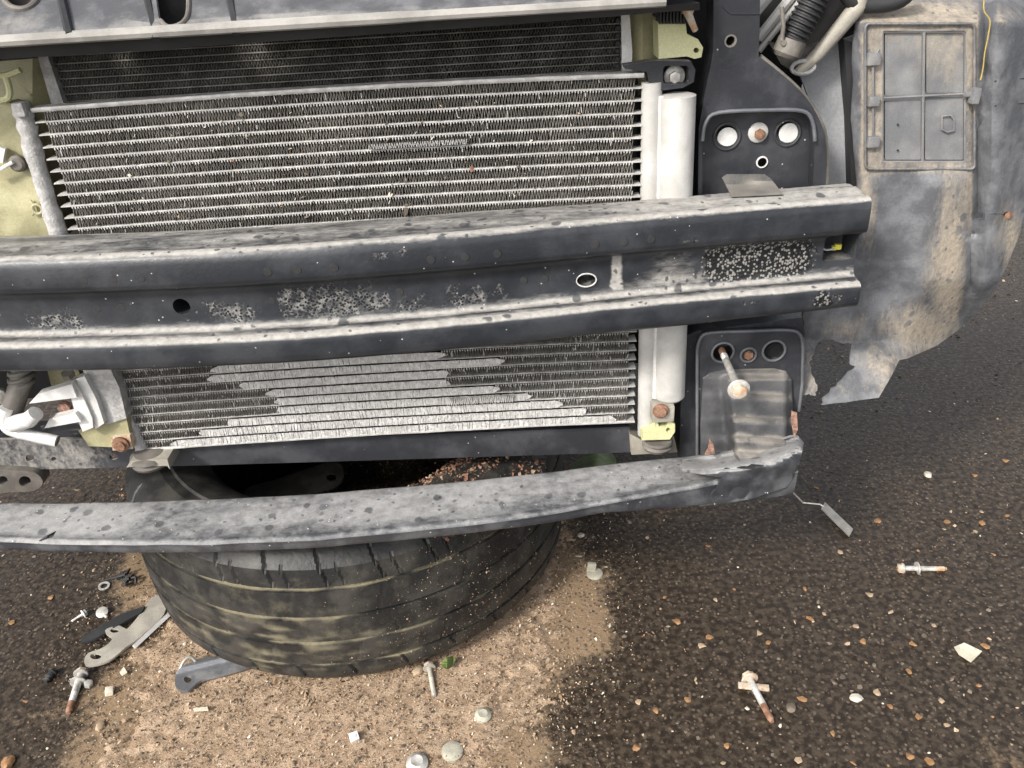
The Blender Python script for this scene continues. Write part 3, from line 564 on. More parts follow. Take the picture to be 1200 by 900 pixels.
sheet('torn_edge', [(928, 482), (934, 484), (935, 503), (931, 514), (927, 494)], .81, m['pink'], car, step=5, th=.002)
sheet('torn_edge', [(832, 515), (836, 521), (838, 532), (826, 533), (830, 526)], .795, m['pink'], car, step=5, th=.002)
sheet('rail_wall', [(800, 395), (817, 388), (940, 372), (944, 395), (818, 410), (818, 540), (796, 540)], .872, m['post'], car, step=14, th=.06)

def bolt(name, label, A, B_, r, head, flange, mats, group=None, parent=None, washer=None, plate=None, thread=.5):
    """bolt lying or hanging between head point A and tip B"""
    A, B_ = np.array(A, float), np.array(B_, float); ax = B_ - A; Ln = float(np.linalg.norm(ax)); ax /= Ln
    t = thing(name, label, 'bolt', A, group)
    pr = [(0, r)]; q = Ln * (1 - thread); pr.append((q, r)); k = 0; p_ = r * .32
    while q + p_ < Ln - r * .5: pr += [(q + p_ * .5, r * .97), (q + p_, r * .80)]; q += p_
    pr += [(Ln, r * .6)]
    split = Ln * (1 - thread * .55)
    b = MB(); b.lathe(A, ax, [x for x in pr if x[0] <= split] + [(split, r * .9)], 14); b.build('shank', mats[0], t)
    b = MB(); b.lathe(A, ax, [(split - .0005, r * .88)] + [x for x in pr if x[0] > split], 14); b.build('tip', mats[1], t)
    b = MB(); b.lathe(A - ax * head * .75, ax, [(0, head * .75), (head * .08, head * .92), (head * .75, head * .95)], 6, True); b.lathe(A - ax * head * .75, ax, [(-.0001, head * .5), (head * .05, head * .6)], 12); b.build('head', mats[2], t)
    b = MB(); b.lathe(A - ax * .0004, ax, [(0, flange * .8), (flange * .12, flange), (flange * .28, flange * .97), (flange * .32, r)], 22); b.build('flange', mats[3], t)
    if washer: b = MB(); b.lathe(A + ax * washer[0], ax, [(0, r), (0, washer[1]), (.0018, washer[1]), (.0018, r)], 20); b.build('washer', mats[3], t)
    if plate: b = MB(); b.box(A + ax * plate[0], plate[1], plate[2], plate[3], rot=Matrix.Rotation(plate[4], 3, 'Z'), bev=.0007); b.build('clip_plate', mats[3], t)
    return t
bolt('bolt', 'long bolt with rusty hex head hanging loose from a round bracket hole', P(866, 457, .775), P(845, 409, .872), .0042, .0088, .0122, [m['zinc'], m['rust'], m['zincrust'], m['zinc']], thread=.3)

# ---- wheel arch liner on the right
def linY(u, v):
    y = .905
    if v < 26: y += .0016 * (26 - v)                                  # rolls back at the top
    if u < 1012: y += .0010 * (1012 - u) * max(.15, min(1, (330 - v) / 60))
    g_ = lerp(v, [0, 200, 300, 370], [1157, 1150, 1143, 1134])        # the fold
    y += .012 * math.exp(-((u - g_) / 7) ** 2)
    if u > g_: y += -.010 + .0009 * max(0, u - g_ - 20)
    y -= .012 * math.exp(-((u - (g_ - 45 - .12 * (v - 215))) / 28) ** 2) * (1 if v > 215 else math.exp(-((v - 215) / 14) ** 2))
    if v > 400: y -= .0008 * (v - 400)
    if v > 330: y += .0009 * max(0, u - 1040) * (v - 330) / 90
    return y + .0012 * noise.noise(Vector((u * .03, v * .03, 8)))
lo = [(1000, 52), (1004, 20), (1030, 8), (1075, -10), (1110, -70), (1240, -70), (1240, 200), (1204, 238), (1196, 272), (1180, 312), (1162, 346), (1140, 370), (1124, 386), (1098, 405), (1064, 420), (1054, 422), (1045, 440), (1030, 466), (1000, 470), (963, 475), (964, 468), (980, 454), (994, 437), (1003, 430), (996, 427), (998, 404), (980, 400), (966, 396), (958, 402), (954, 415), (949, 423), (952, 440), (958, 455), (955, 464), (940, 462), (938, 430), (940, 400), (942, 360), (1000, 300), (1005, 215), (998, 140)]
lo = [p for i_, q_ in enumerate(lo) for p in ([q_] if not 18 <= i_ <= 42 else [q_] + [(q_[0] + (lo[(i_ + 1) % len(lo)][0] - q_[0]) * t_ + random.gauss(0, .9), q_[1] + (lo[(i_ + 1) % len(lo)][1] - q_[1]) * t_ + random.gauss(0, .9)) for t_ in (.25, .5, .75)])]
hat = rr(1034, 36, 1132, 190, 3)
def lind(u, v):
    d = 0.
    if 1008 < u < 1152 and 14 < v < 205: d = .62
    d = max(d, blob(u, v, (1112, 300, 26, 110, 1.0), (1080, 385, 45, 30, .95), (1138, 240, 14, 70, .8), (1018, 240, 14, 70, .75), (1100, 12, 90, 14, .7), (1040, 430, 40, 40, .5), (1185, 285, 18, 50, .75), (1150, 20, 60, 12, .5), (990, 385, 40, 20, .5), (950, 440, 14, 40, .5)))
    d -= .45 * math.exp(-((u - 1070) / 40) ** 2 - ((v - 240) / 45) ** 2)
    g_ = lerp(v, [0, 200, 300, 370], [1157, 1150, 1143, 1134]); d -= .9 * math.exp(-((u - g_) / 6) ** 2)
    if u > 1160 and v < 200: d -= .05
    return d
lin = sheet('wheel_arch_liner', lo, linY, m['liner'], car, holes=[hat, circ(1180, 252, 4)], step=8, th=.003, dust=lind, ang=60)
b = MB(); b.lathe(P(1180, 252, linY(1180, 252) + .004), (0, -1, 0), [(0, .005), (.003, .0048), (.004, .003)], 6); b.build('liner_screw', m['rust'], lin)
hp = bpy.data.objects.new('access_hatch', None); C.objects.link(hp); hp.parent = lin; hd = lambda u, v: .62 - .0060 * (v - 30) + .25 * blob(u, v, (1110, 70, 30, 40, 1))
HP = MB()
for (a, c_) in (((1034, 36), (1132, 36)), ((1034, 36), (1034, 190)), ((1132, 36), (1131, 190)), ((1034, 190), (1131, 190)), ((1083, 37), (1081, 189)), ((1035, 115), (1131, 110))):
    A, B_ = P(*a, .9065), P(*c_, .9065); HP.tube([A, B_], .0014, 6, d=.35)
bpy.data.objects.remove(hp); hp = HP.build('access_hatch', m['hatch'], lin)
for q_ in (rr(1037, 39, 1080, 112, 2), rr(1085.5, 39, 1129, 108.5, 2), rr(1037, 118, 1079, 187, 2), rr(1084, 113.5, 1128.5, 187, 2)): sheet('hatch_panel', q_, .9095, m['hatch'], lin, step=8, th=.003, dust=hd)
for (u0_, v0_, u1_, v1_) in ((1017, 62, 1030, 76), (1018, 113, 1029, 124), (1017, 160, 1029, 172)):
    A, B_ = P(u0_, v0_, .901), P(u1_, v1_, .901); c0 = (A + B_) / 2; b = MB(); b.box(c0, abs(B_[0] - A[0]), .007, abs(A[2] - B_[2]), bev=.0012, d=.4); b.build('hatch_clip', m['hatch'], lin)
b = MB(); b.tube([P(1023, 70, .901), P(1023, 168, .901)], .0012, 6, d=.3); b.tube([P(1030, 58, .902), P(1024, 66, .902)], .0014, 6); b.build('hinge_strip', m['hatch'], lin)
b = MB(); b.box(P(1142, 112, .897), .008, .010, .016, bev=.0012, d=.3); b.box(P(1135, 110, .900), .009, .006, .005, bev=.001); b.build('hatch_latch', m['hatch'], lin)
b = MB(); b.tube([P(u, v, .907) for u, v in ((1104, 136), (1114, 135), (1118, 140), (1118, 153), (1110, 155), (1104, 152))], .0009, 6, d=.4, closed=True); b.build('moulded_mark', m['hatch'], lin)
for (u, v) in ((1052, 146), (1052, 176)): b = MB(); b.lathe(P(u, v, .9085), (0, -1, 0), [(0, .0012), (.0012, .001)], 10); b.build('pip', m['black'], lin)
b = MB(); b.tube([P(u, v, .9025) for u, v in rr(1014, 28, 1142, 198, 5)], .0016, 6, closed=True, d=.35); b.build('hatch_frame', m['liner'], lin)
for v in (95, 124): b = MB(); b.tube([P(1166, v, linY(1166, v) - .0002), P(1200, v - 3, linY(1200, v - 3) - .0002)], .0007, 5, d=-.3); b.build('panel_joint', m['black'], lin)
wr = MB(); wr.tube(cat([P(u, v, .896) for u, v in ((1154, -8), (1153, 12), (1160, 24), (1158, 42), (1154, 62), (1152, 80), (1149, 94))], 5), .0007, 7); wr.build('yellow_wire', m['wire'], lin)
# inner wing seen between post and liner, with a dark return edge
sheet('inner_wing', [(930, 70), (1004, 40), (1012, 60), (1010, 230), (940, 230), (966, 160)], lambda u, v: .945 - .0003 * abs(u - 980), m['inner'], car, step=14, th=.004)
sheet('liner_return', [(989, 46), (1000, 50), (1006, 140), (1006, 215), (998, 222), (996, 140)], .925, m['black'], car, step=10, th=.02, dust=lambda u, v: .2)
sheet('wing_top', [(985, 22), (1010, 4), (1100, -60), (1240, -60), (1240, 16), (1100, 20)], .955, m['liner'], car, step=20, th=.004, dust=lambda u, v: .25)

# ---- lamp area: white rails, ribbed conduit, pipe, clip
b = MB(); b.tube([P(1020, -70, .91), P(1006, 6, .91), P(960, 62, .915), P(934, 86, .92)], [.010, .0092, .0075, .005], 10); b.build('grey_pipe', m['bracket'], car)
for (a, c_, r) in (((870, 30), (945, -60), .0075), ((888, 46), (960, -45), .0055), ((889, 60), (955, -22), .0035)):
    b = MB(); A, B_ = P(*a, .935), P(*c_, .935); b.tube([A, B_], r, 8); b.build('white_rail', m['white'], car)
A, B_ = np.array(P(926, 52, .90)), np.array(P(985, -60, .90)); n_ = 70; b = MB()
b.tube([A + (B_ - A) * i / n_ for i in range(n_ + 1)], [.0125 + (.0018 if i % 4 < 2 else -.0012) for i in range(n_ + 1)], 18); b.build('ribbed_conduit', m['black'], car)
b = MB(); A = np.array(P(929, 46, .897)); b.lathe(A, np.array(P(922, 62, .897)) - A, [(0, .0145), (.014, .0150), (.018, .012)], 20); b.build('conduit_cap', m['hose'], car)
b = MB(); b.tube(cat([P(u, v, .91) for u, v in ((985, -20), (1000, 2), (1025, 6), (1055, 0), (1075, -20))], 5), .008, 10); b.build('hose_loop', m['black'], car)
b = MB(); b.tube([P(916, 8, .888), P(918, 30, .886), P(916, 48, .886)], .0022, 8); b.lathe(P(918, 50, .886), (0, -1, 0), [(0, .003), (.002, .0028)], 10); b.build('clip_arm', m['hose'], car)
sheet('lamp_bracket', [(900, 48), (936, 60), (962, 50), (950, 82), (936, 88), (915, 75)], .93, m['hose'], car, step=10, th=.01)
sheet('lamp_backing', [(880, -80), (1040, -80), (1030, 30), (960, 90), (890, 80)], .962, m['dark'], car, step=0, th=.004)
b = MB(); A = np.array(P(941, 79, .915)); b.tube([A + np.array((.012 * cos(t), 0, .0065 * sin(t))) for t in np.linspace(0, 2 * pi, 20, endpoint=False)], .0022, 8, closed=True); b.build('pipe_eye', m['head'], car)

# ---- yellow clip, black bracket and bolt over the drier
yc = sheet('yellow_clip', [(771, 26), (803, 22), (805, 40), (818, 46), (824, 56), (822, 67), (814, 69), (805, 66), (772, 69)], .868, m['yellow'], car, holes=[circ(816, 59, 3.2)], step=8, th=.03)
b = MB()
for k_ in range(9): b.box(P(772 + k_ * 3.9, 19, .872), .0018, .02, .012)
b.box(P(788, 14, .88), .036, .02, .006); b.build('clip_comb', m['black'], car)
sheet('black_bracket', [(731, 77), (760, 72), (775, 71), (810, 72), (815, 82), (813, 96), (800, 103), (776, 106), (771, 110), (762, 104), (758, 84), (733, 81)], .858, m['post'], car, holes=[rr(777, 77, 808, 99, 5)], step=8, th=.016, dust=lambda u, v: .2 if v < 80 else 0)
b = MB(); b.lathe(P(790, 89, .874), (0, -1, 0), [(0, .0105), (.002, .0105), (.003, .0085)], 24); o = b.build('clip_washer', m['zinc'], car)
b = MB(); b.lathe(P(790, 90, .8715), (0, -1, 0), [(0, .006), (.005, .0058), (.0055, .004)], 6); b.build('clip_bolt', m['zinc'], car)
b = MB(); b.tube([P(803, 8, .86), P(808, 20, .858), P(815, 36, .86)], [.0045, .0036, .0028], 10); b.tube([P(800, 10, .86), P(812, 12, .86)], .0045, 8); b.build('valve', m['zincrust'], car)

# ---- left bracket in olive plastic
lb = sheet('side_bracket', [(-40, 128), (10, 120), (22, 124), (34, 150), (46, 200), (60, 240), (66, 292), (-40, 292)], lambda u, v: .884 + .004 * noise.noise(Vector((u * .03, v * .03, 2))) - .004 * (1 if v > 240 else 0), m['olive'], car, step=10, th=.02)
b = MB(); b.tube(cat([P(u, v, .875) for u, v in ((-8, 88), (8, 88), (24, 82))], 4), .0030, 8); b.tube(cat([P(u, v, .875) for u, v in ((6, 88), (11, 104), (9, 115), (-8, 118))], 4), .0034, 8); b.build('green_hook', m['yellow'], lb)
b = MB(); b.lathe(P(22, 191, .880), (0, -1, 0), [(0, .009), (.004, .0085), (.006, .006)], 18); b.build('rubber_bolt', m['hose'], lb)
b = MB(); b.tube([P(-10, 205, .874), P(15, 190, .872)], .002, 8); b.box(P(0, 180, .876), .010, .005, .016, rot=Matrix.Rotation(.5, 3, 'Y')); b.build('white_clip', m['pale'], lb)
b = MB(); A = np.array(P(44, 245, .876)); b.tube([A + np.array((.005 * cos(t), 0, .005 * sin(t))) for t in np.linspace(0, 2 * pi, 16, endpoint=False)], .0018, 8, closed=True)
for t in (.5, 2.1, 3.8, 5.2): b.tube([A + np.array((.005 * cos(t), 0, .005 * sin(t))), A + np.array((.011 * cos(t), .002, .011 * sin(t)))], .0012, 6)
b.build('screw_boss', m['olive'], lb)

# ---- air conditioning pipes and clamp at lower left
hz = MB(); hz.tube(cat([P(u, v, y_) for u, v, y_ in ((24, 420, .86), (25, 445, .85), (18, 468, .84), (13, 488, .835), (16, 500, .832))], 5), .0118, 14)
hz.build('hose', m['hose'], car)
for v in (434, 442, 450): b = MB(); A = np.array(P(25, v, .85)); b.tube([A + np.array((.013 * cos(t), .012 * sin(t), .002 * cos(t))) for t in np.linspace(0, 2 * pi, 20, endpoint=False)], .0030, 8, closed=True); b.build('hose_clip', m['hose'], car)
b = MB(); b.tube(cat([P(u, v, .828) for u, v in ((8, 478), (6, 495), (16, 505), (40, 511), (67, 517))], 5), [.0075] * 10 + [.0070] * 11, 14); b.build('cut_pipe', m['pale'], car)
b = MB(); b.tube([P(14, 497, .825), P(34, 492, .822), P(42, 484, .820)], [.0100, .0095, .0085], 14); b.build('cut_pipe', m['pale'], car)
b = MB(); b.lathe(P(67, 517, .8278), np.array(P(68, 517.3, .8278)) - np.array(P(67, 517, .8278)), [(0, .0062), (.0008, .0060)], 16); b.build('pipe_mouth', m['hose'], car)
b = MB(); b.lathe(P(-4, 462, .84), (.3, -1, 0), [(0, .011), (.006, .011), (.009, .006)], 8); b.build('union_nut', m['zinc'], car)
sheet('pipe_flange', [(79, 452), (86, 447), (96, 462), (108, 490), (109, 501), (97, 506), (90, 490)], .834, m['pale'], car, step=8, th=.012)
sheet('pipe_flange', [(89, 444), (99, 441), (113, 468), (122, 496), (112, 503), (102, 480)], .838, m['pale'], car, step=8, th=.012)
for (a, b0, c_, d_) in (((34, 473), (44, 462), (84, 450), (90, 466)), ((52, 502), (58, 491), (88, 484), (95, 494))):
    sheet('pipe_prong', [a, b0, c_, d_], .828, m['pale'], car, step=6, th=.012)
sheet('manifold_block', [(96, 432), (128, 430), (140, 455), (148, 490), (124, 498), (110, 462)], .846, m['head'], car, step=8, th=.03)
b = MB(); b.lathe(P(81, 441, .842), (0, -.3, 1), [(0, .0075), (.006, .0072)], 6); b.build('manifold_bolt', m['hose'], car)
b = MB(); b.lathe(P(77, 476, .848), (0, -1, 0), [(0, .008), (.006, .007)], 12); b.build('rusty_stud', m['pink'], car)
sheet('olive_foot', [(92, 505), (100, 500), (148, 490), (152, 508), (134, 524), (104, 523)], .850, m['olive'], car, step=8, th=.03, dust=lambda u, v: .1)
sheet('olive_strut', [(54, 428), (90, 428), (94, 440), (70, 452), (60, 452)], .872, m['olive'], car, step=8, th=.012)
sheet('bolt_plate', [(130, 513), (152, 510), (156, 526), (132, 528)], .846, m['zincrust'], car, step=6, th=.01)
b = MB(); b.lathe(P(142, 520, .845), (0, -1, 0), [(0, .010), (.003, .010), (.004, .007), (.007, .0065)], 18); b.build('rusty_bolt', m['rust'], car)
b = MB(); b.lathe(P(178, 543, .855), (0, 0, 1), [(0, .021), (.004, .023), (.007, .019), (.010, .0235), (.014, .022), (.018, .014)], 28); b.build('rubber_mount', m['hose'], car)
sheet('mount_bracket', [(148, 548), (153, 540), (196, 538), (199, 550), (196, 546), (153, 547)], .838, m['bracket'], car, step=6, th=.05)
# ---- mount at lower right
b = MB(); b.box(P(776, 481, .846), .026, .02, .022, bev=.002, d=.2); b.build('mount_block', m['bracket'], car)
b = MB(); b.lathe(P(774, 481, .835), (0, -1, 0), [(0, .0095), (.002, .0095), (.003, .0065), (.006, .006)], 18); b.build('rusty_bolt', m['rust'], car)
sheet('yellow_mount', [(752, 516), (754, 507), (768, 503), (768, 492), (771, 492), (772, 500), (781, 500), (784, 492), (791, 497), (791, 506), (785, 515)], .842, m['yellow'], car, holes=[circ(783, 504, 2.6)], step=6, th=.03)
b = MB(); b.lathe(P(770, 524, .855), (0, 0, 1), [(0, .017), (.004, .019), (.007, .016), (.010, .019), (.013, .018)], 26); b.build('rubber_mount', m['hose'], car)
sheet('mount_plate', [(738, 508), (752, 516), (790, 512), (794, 530), (740, 533)], .868, m['bracket'], car, step=8, th=.03)

# ------------------------------------------------------------------ old tyre lying under the bar
TC = np.array((-.249, 1.060, .003)); TR = .321; TS = TR / .322; ZS = 1.25; tw = .195
tyre = thing('tyre', 'worn black car tyre lying flat on spilled sand under the car front', 'tyre', TC)
tp, tdst, tk = [], [], []
def addp(r, z, d=0., kind=0): tp.append((r, z)); tdst.append(d); tk.append(kind)
for r, z in ((.205, .030), (.203, .018), (.212, .010), (.240, .002), (.268, .000), (.288, .004), (.300, .011)): addp(r, z, .0)
addp(.309, .020); addp(.3135, .026)
zg = [.045, .076, .107, .138, .165]
z = .028
def crown(z): return TR - .006 * ((z - .0975) / .07) ** 2
for i, g_ in enumerate([.046, .079, .112, .147]):
    for zz in np.linspace(z, g_ - .0026, 6): addp(crown(zz), zz, 0, 1 + i)
    addp(crown(g_) - .0008, g_ - .0026, .25); addp(crown(g_) - .0042, g_ - .0016, 1.15); addp(crown(g_) - .0042, g_ + .0014, 1.15); addp(crown(g_) - .0008, g_ + .0024, .2); z = g_ + .0026
for zz in np.linspace(z, .170, 5): addp(crown(zz), zz, 0, 5)
addp(.3105, .174, 0, 6); addp(.306, .1795, 0, 6); addp(.300, .184, 0, 6); addp(.293, .188, 0, 0)
for r, z in ((.288, .190), (.268, .195), (.255, .194), (.252, .196), (.240, .193), (.225, .188), (.212, .182), (.203, .176), (.205, .165), (.222, .168), (.25, .172), (.28, .165), (.296, .145), (.302, .0975), (.296, .05), (.28, .030), (.25, .023), (.222, .026)): addp(r, z)
NA = 1200; vs, ds = [], []
for a in range(NA):
    th = 2 * pi * a / NA
    for (r, z), d_, k_ in zip(tp, tdst, tk):
        r = r if 1 <= k_ <= 5 else r * TS
        if k_:
            kk = k_; k_ = min(k_, 5); per = 40 if k_ in (1, 5) else 66
            ph = (a + {1: 0, 2: 11, 3: 19, 4: 6, 5: 15}[k_] + int((z - .02) * 260) * (1 if k_ % 2 else -1)) % per
            if ph in (0, 1): r -= .0030 if k_ in (1, 5) else .0010; d_ += .05
            if kk == 5 and ph in (12, 13): r -= .0022
        nn = noise.noise(Vector((cos(th) * 5, sin(th) * 5, z * 22))); n3 = noise.noise(Vector((cos(th) * 9, sin(th) * 9, z * 190 + 4)))
        dirt = .42 * math.exp(-((th - 4.55) / .6) ** 2) * math.exp(-((z - .08) / .055) ** 2) + (.22 if .02 < z < .165 and 3.6 < th < 5.9 else 0)
        vs.append(TC + np.array((r * cos(th), r * sin(th), ZS * z + .0006 * nn))); ds.append(d_ * (.6 + .7 * n3 + .7 * nn) * (.5 + .5 * math.exp(-((th - 4.7) / .8) ** 4)) + dirt * (.85 + .6 * nn + 1.1 * n3))
npf = len(tp); fs = [(a * npf + k, ((a + 1) % NA) * npf + k, ((a + 1) % NA) * npf + (k + 1) % npf, a * npf + (k + 1) % npf) for a in range(NA) for k in range(npf)]
o = obj('rubber_casing', vs, fs, m['tyre'], tyre, dust=ds, ang=22); fixn(o)
# rusty flakes lying on the tyre's upper side
n_ = 1900; th = np.concatenate([rng.normal(-.62, .22, 1300), rng.uniform(-1.1, .3, 600)]); rr_ = TS * rng.uniform(.205, .318, n_); zt2 = np.interp(rr_ / TS, [.2, .24, .268, .3, .3135, .325], [.178, .193, .195, .184, .172, .165])
pos = np.stack([TC[0] + rr_ * np.cos(th), TC[1] + rr_ * np.sin(th), TC[2] + ZS * zt2 + .001], 1)
o = chips('rust_flakes', pos, np.clip(rng.lognormal(-6.35, .45, n_), .0008, .0045), ['red', 's2', 's0', 'rust'], [.42, .14, .22, .22], .4, .5); o['kind'] = 'stuff'; o['label'] = 'reddish brown rust flakes lying on the old tyre'
n_ = 1500; th = rng.normal(5.35, .3, n_); zz = rng.uniform(.03, .17, n_); pos = np.stack([TC[0] + crown_ * np.cos(th) for crown_ in (TR - .006 * ((zz - .0975) / .07) ** 2,)] + [TC[1] + (TR - .006 * ((zz - .0975) / .07) ** 2) * np.sin(th), TC[2] + ZS * zz], 1)
o = chips('tread_grit', pos, np.clip(rng.lognormal(-7.4, .4, n_), .0003, .0016), ['s2', 'sand', 'red', 's1'], [.3, .2, .1, .4], .6, .5); o['kind'] = 'stuff'; o['label'] = 'sandy grit caught on the tread of the old tyre'
# a pressed arm lying inside the tyre, a leaf behind it
def lay(u, v, z): return G(u, v, z)
tag(sheet('pressed_plate', cat([(290, 572), (330, 560), (372, 545), (392, 541), (402, 549), (400, 564), (380, 574), (330, 582), (292, 590)], 4, True), 0, m['hose'], None, holes=[circ(388, 559, 6, 5)], step=8, th=(0, 0, -.004), mapf=lambda u, v: G(u, v, .10)), 'dark pressed metal plate with a hole lying inside the old tyre', 'plate')
def ground_sheet(name, label, catg, px, mat, z, th=.002, holes=(), zf=None, group=None, step=7, **k):
    o = sheet(name, px, 0, mat, None, holes=holes, step=step, th=(0, 0, -th), mapf=lambda u, v: G(u, v, z + (zf(u, v) if zf else 0)), **k)
    return tag(o, label, catg, group)
ground_sheet('leaf', 'dark green leaf on the ground behind the right of the tyre', 'leaf', cat([(668, 548), (690, 530), (715, 530), (722, 545), (705, 556), (680, 558)], 4, True), m['leaf'], .03, .001, zf=lambda u, v: .012 * math.exp(-((u - 695) / 14) ** 2))

# ------------------------------------------------------------------ things strewn on the ground
def gz(u, v):
    q = G(u, v, 0); return sand_z(q[0], q[1])
# washer, nut, screws
q = G(122, 687, .002); b = MB(); b.lathe((0, 0, 0), (0, 0, 1), [(0, .0052), (0, .0085), (.0014, .0085), (.0014, .0052), (0, .0052)], 28, False); o = b.build('washer', m['zinc'], None); o.location = q; o.rotation_euler = (.12, .1, 0); tag(o, 'flat ring washer lying on dark ground left of the tyre', 'washer')
q = G(120, 718, .0035); t = thing('bolt', 'short bolt with a broad white flat head beside the black plastic strip', 'bolt', q)
b = MB(); b.lathe(q, (.15, -.45, 1), [(0, .0070), (.001, .0085), (.0026, .0085), (.0034, .0065)], 20); b.build('head', m['zinc'], t)
b = MB(); b.lathe(q, (.6, -.5, -.15), [(0, .0028), (.012, .0026), (.013, .0015)], 12); b.build('shank', m['zinc'], t)
bolt('screw', 'tiny white screw lying beside the flat headed bolt', G(98, 719, .004), G(84, 728, .003), .0018, .0058, .0066, [m['pale'], m['pale'], m['zinc'], m['pale']])
bolt('bolt', 'corroded bolt with pale shank below the beige bracket on dark ground', G(95, 789, .0065), G(80, 836, .0035), .0047, .0078, .0095, [m['zinc'], m['rust'], m['zincrust'], m['zinc']], washer=(.014, .0105))
bolt('bolt', 'small black bolt standing alone at far left of the ground', G(62, 788, .005), G(53, 799, .004), .0046, .006, .0064, [m['black'], m['black'], m['black'], m['black']])
q = G(104, 803, .002); b = MB(); b.lathe(q, (.2, 0, 1), [(0, .006), (.005, .006), (.006, .004)], 6); tag(b.build('nut', m['zinc'], None), 'small grey nut touching the corroded bolt below the beige bracket', 'nut')
bolt('bolt', 'slim dusty bolt lying upright in the sand below the tyre', G(503, 782, .010), G(509, 816, .008), .0034, .0072, .0085, [m['bracket'], m['bracket'], m['zincrust'], m['bracket']], thread=.6)
bolt('bolt', 'whitish bolt with collar lying crosswise on asphalt at right', G(1057, 666, .0050), G(1109, 666.5, .0024), .0038, .0075, .0080, [m['zinc'], m['zincrust'], m['zincrust'], m['zinc']], washer=(.021, .0098), thread=.5)
bolt('bolt', 'long bolt with rusty tip and bent clip plate on dark asphalt', G(878, 795, .0062), G(905, 846, .0032), .0044, .0088, .0112, [m['zinc'], m['rust'], m['zincrust'], m['zincrust']], plate=(.013, .038, .009, .003, -.2), thread=.7)
# strip, brackets, bars
ground_sheet('plastic_strip', 'thin black plastic strip beside the beige bracket left of the tyre', 'plastic strip', [(94, 748), (110, 738), (140, 720), (170, 710), (166, 717), (140, 732), (112, 748), (96, 753)], m['black'], .007, .004, zf=lambda u, v: .006 * (u - 94) / 76)
ground_sheet('bracket', 'curved beige metal bracket with hook and end hole beside the tyre', 'bracket', cat([(99, 772), (104, 765), (118, 760), (127, 754), (131, 748), (124, 742), (125, 737), (138, 733), (146, 736), (150, 736), (162, 722), (178, 700), (192, 700), (192, 720), (168, 743), (148, 758), (128, 774), (108, 780), (100, 779)], 4, True), m['bracket'], .010, .003, holes=[circ(112, 769, 6.5, 3.6), circ(134, 739, 5, 2.4)])
b = MB(); A, B_ = G(157, 758, .006), G(198, 720, .010); b.tube([A, B_], [.0042, .0042], 4); tag(b.build('metal_bar', m['pale'], None), 'bright straight metal bar half under the tyre behind the beige bracket', 'metal bar')
ground_sheet('metal_strap', 'bluish steel strap with a round hole sticking out under the tyre', 'metal strap', cat([(207, 806), (205, 795), (210, 784), (224, 776), (246, 769), (272, 774), (298, 778), (262, 790), (236, 797), (220, 809)], 4, True), m['blue'], .014, .004, holes=[circ(220, 796, 4.5, 4)], zf=lambda u, v: .006 * math.exp(-((v - 780 + (u - 220) * .25) / 5) ** 2))
b = MB(); b.tube(cat([G(210, 786, .016), G(216, 774, .024), G(224, 770, .024), G(230, 776, .016)], 4), .0022, 8); o = tag(b.build('steel_loop', m['steel'], None), 'small bent steel loop standing on the bluish strap by the tyre', 'steel loop')
t = MB(); t.tube([G(924, 572, .014), G(941, 589, .012), G(961, 591, .012), G(966, 594, .010)], .0014, 6)
A, B_, w = G(964, 593, .011), G(997, 625, .006), np.array((.007, .009, .001)); t.add([A - w * .6, A + w, B_ + w, B_ - w * .6, A - w * .6 + (0, 0, -.002), A + w + (0, 0, -.002), B_ + w + (0, 0, -.002), B_ - w * .6 + (0, 0, -.002)], [(0, 1, 2, 3), (7, 6, 5, 4), (0, 4, 5, 1), (1, 5, 6, 2), (2, 6, 7, 3), (3, 7, 4, 0)])
tag(t.build('spring_clip', m['steel'], None), 'bent thin steel spring clip below the crumpled end of the bar', 'spring clip')
b = MB(); rng2 = np.random.default_rng(3)
for k_ in range(7): a0 = np.array(G(136 + rng2.uniform(0, 26), 675 + rng2.uniform(0, 14), .006)); b.tube([a0, a0 + np.array((rng2.uniform(-.02, .02), rng2.uniform(-.012, .012), .006)), a0 + np.array((rng2.uniform(-.03, .03), rng2.uniform(-.015, .015), 0))], [.003, .0024, .0008], 6)
tag(b.build('plastic_scrap', m['black'], None), 'torn black plastic scrap by the left side of the tyre', 'plastic scrap')
# dome nuts and caps
for (u, v, r, h, mt, nm, lab, c_) in ((566, 839, .0105, .006, 'clay', 'cap', 'small grey round cap half sunk in sand below the tyre', 'cap'), (530, 881, .013, .004, 'clay', 'disc', 'flat dusty disc pressed into the sand near the bottom edge', 'disc'), (489, 896, .013, .009, 'zinc', 'dome_nut', 'shiny pale dome nut on the sand at the bottom edge', 'nut')):
    q = G(u, v, gz(u, v)); b = MB(); b.lathe(q + np.array((0, 0, 0)), (.05, -.1, 1), [(-.002, r), (h * .45, r), (h * .75, r * .78), (h, r * .55), (h * .8, r * .2)], 22); tag(b.build(nm, m[mt], None), lab, c_)
q = G(415, 864, gz(415, 864) + .003); b = MB(); b.box(q, .011, .011, .008, rot=Matrix.Rotation(.4, 3, 'Z') @ Matrix.Rotation(.3, 3, 'X'), bev=.001); b.lathe(q + np.array((0, 0, .004)), (.1, 0, 1), [(0, .004), (.001, .003)], 12); tag(b.build('square_nut', m['pale'], None), 'small pale square nut on sand at the bottom', 'nut')
ground_sheet('paper_scrap', 'pale paper scrap lying on dark asphalt at far right', 'paper scrap', [(1118, 758), (1130, 753), (1151, 763), (1138, 776), (1124, 767)], m['paper'], .003, .0008, zf=lambda u, v: .002 * sin(u * .3))
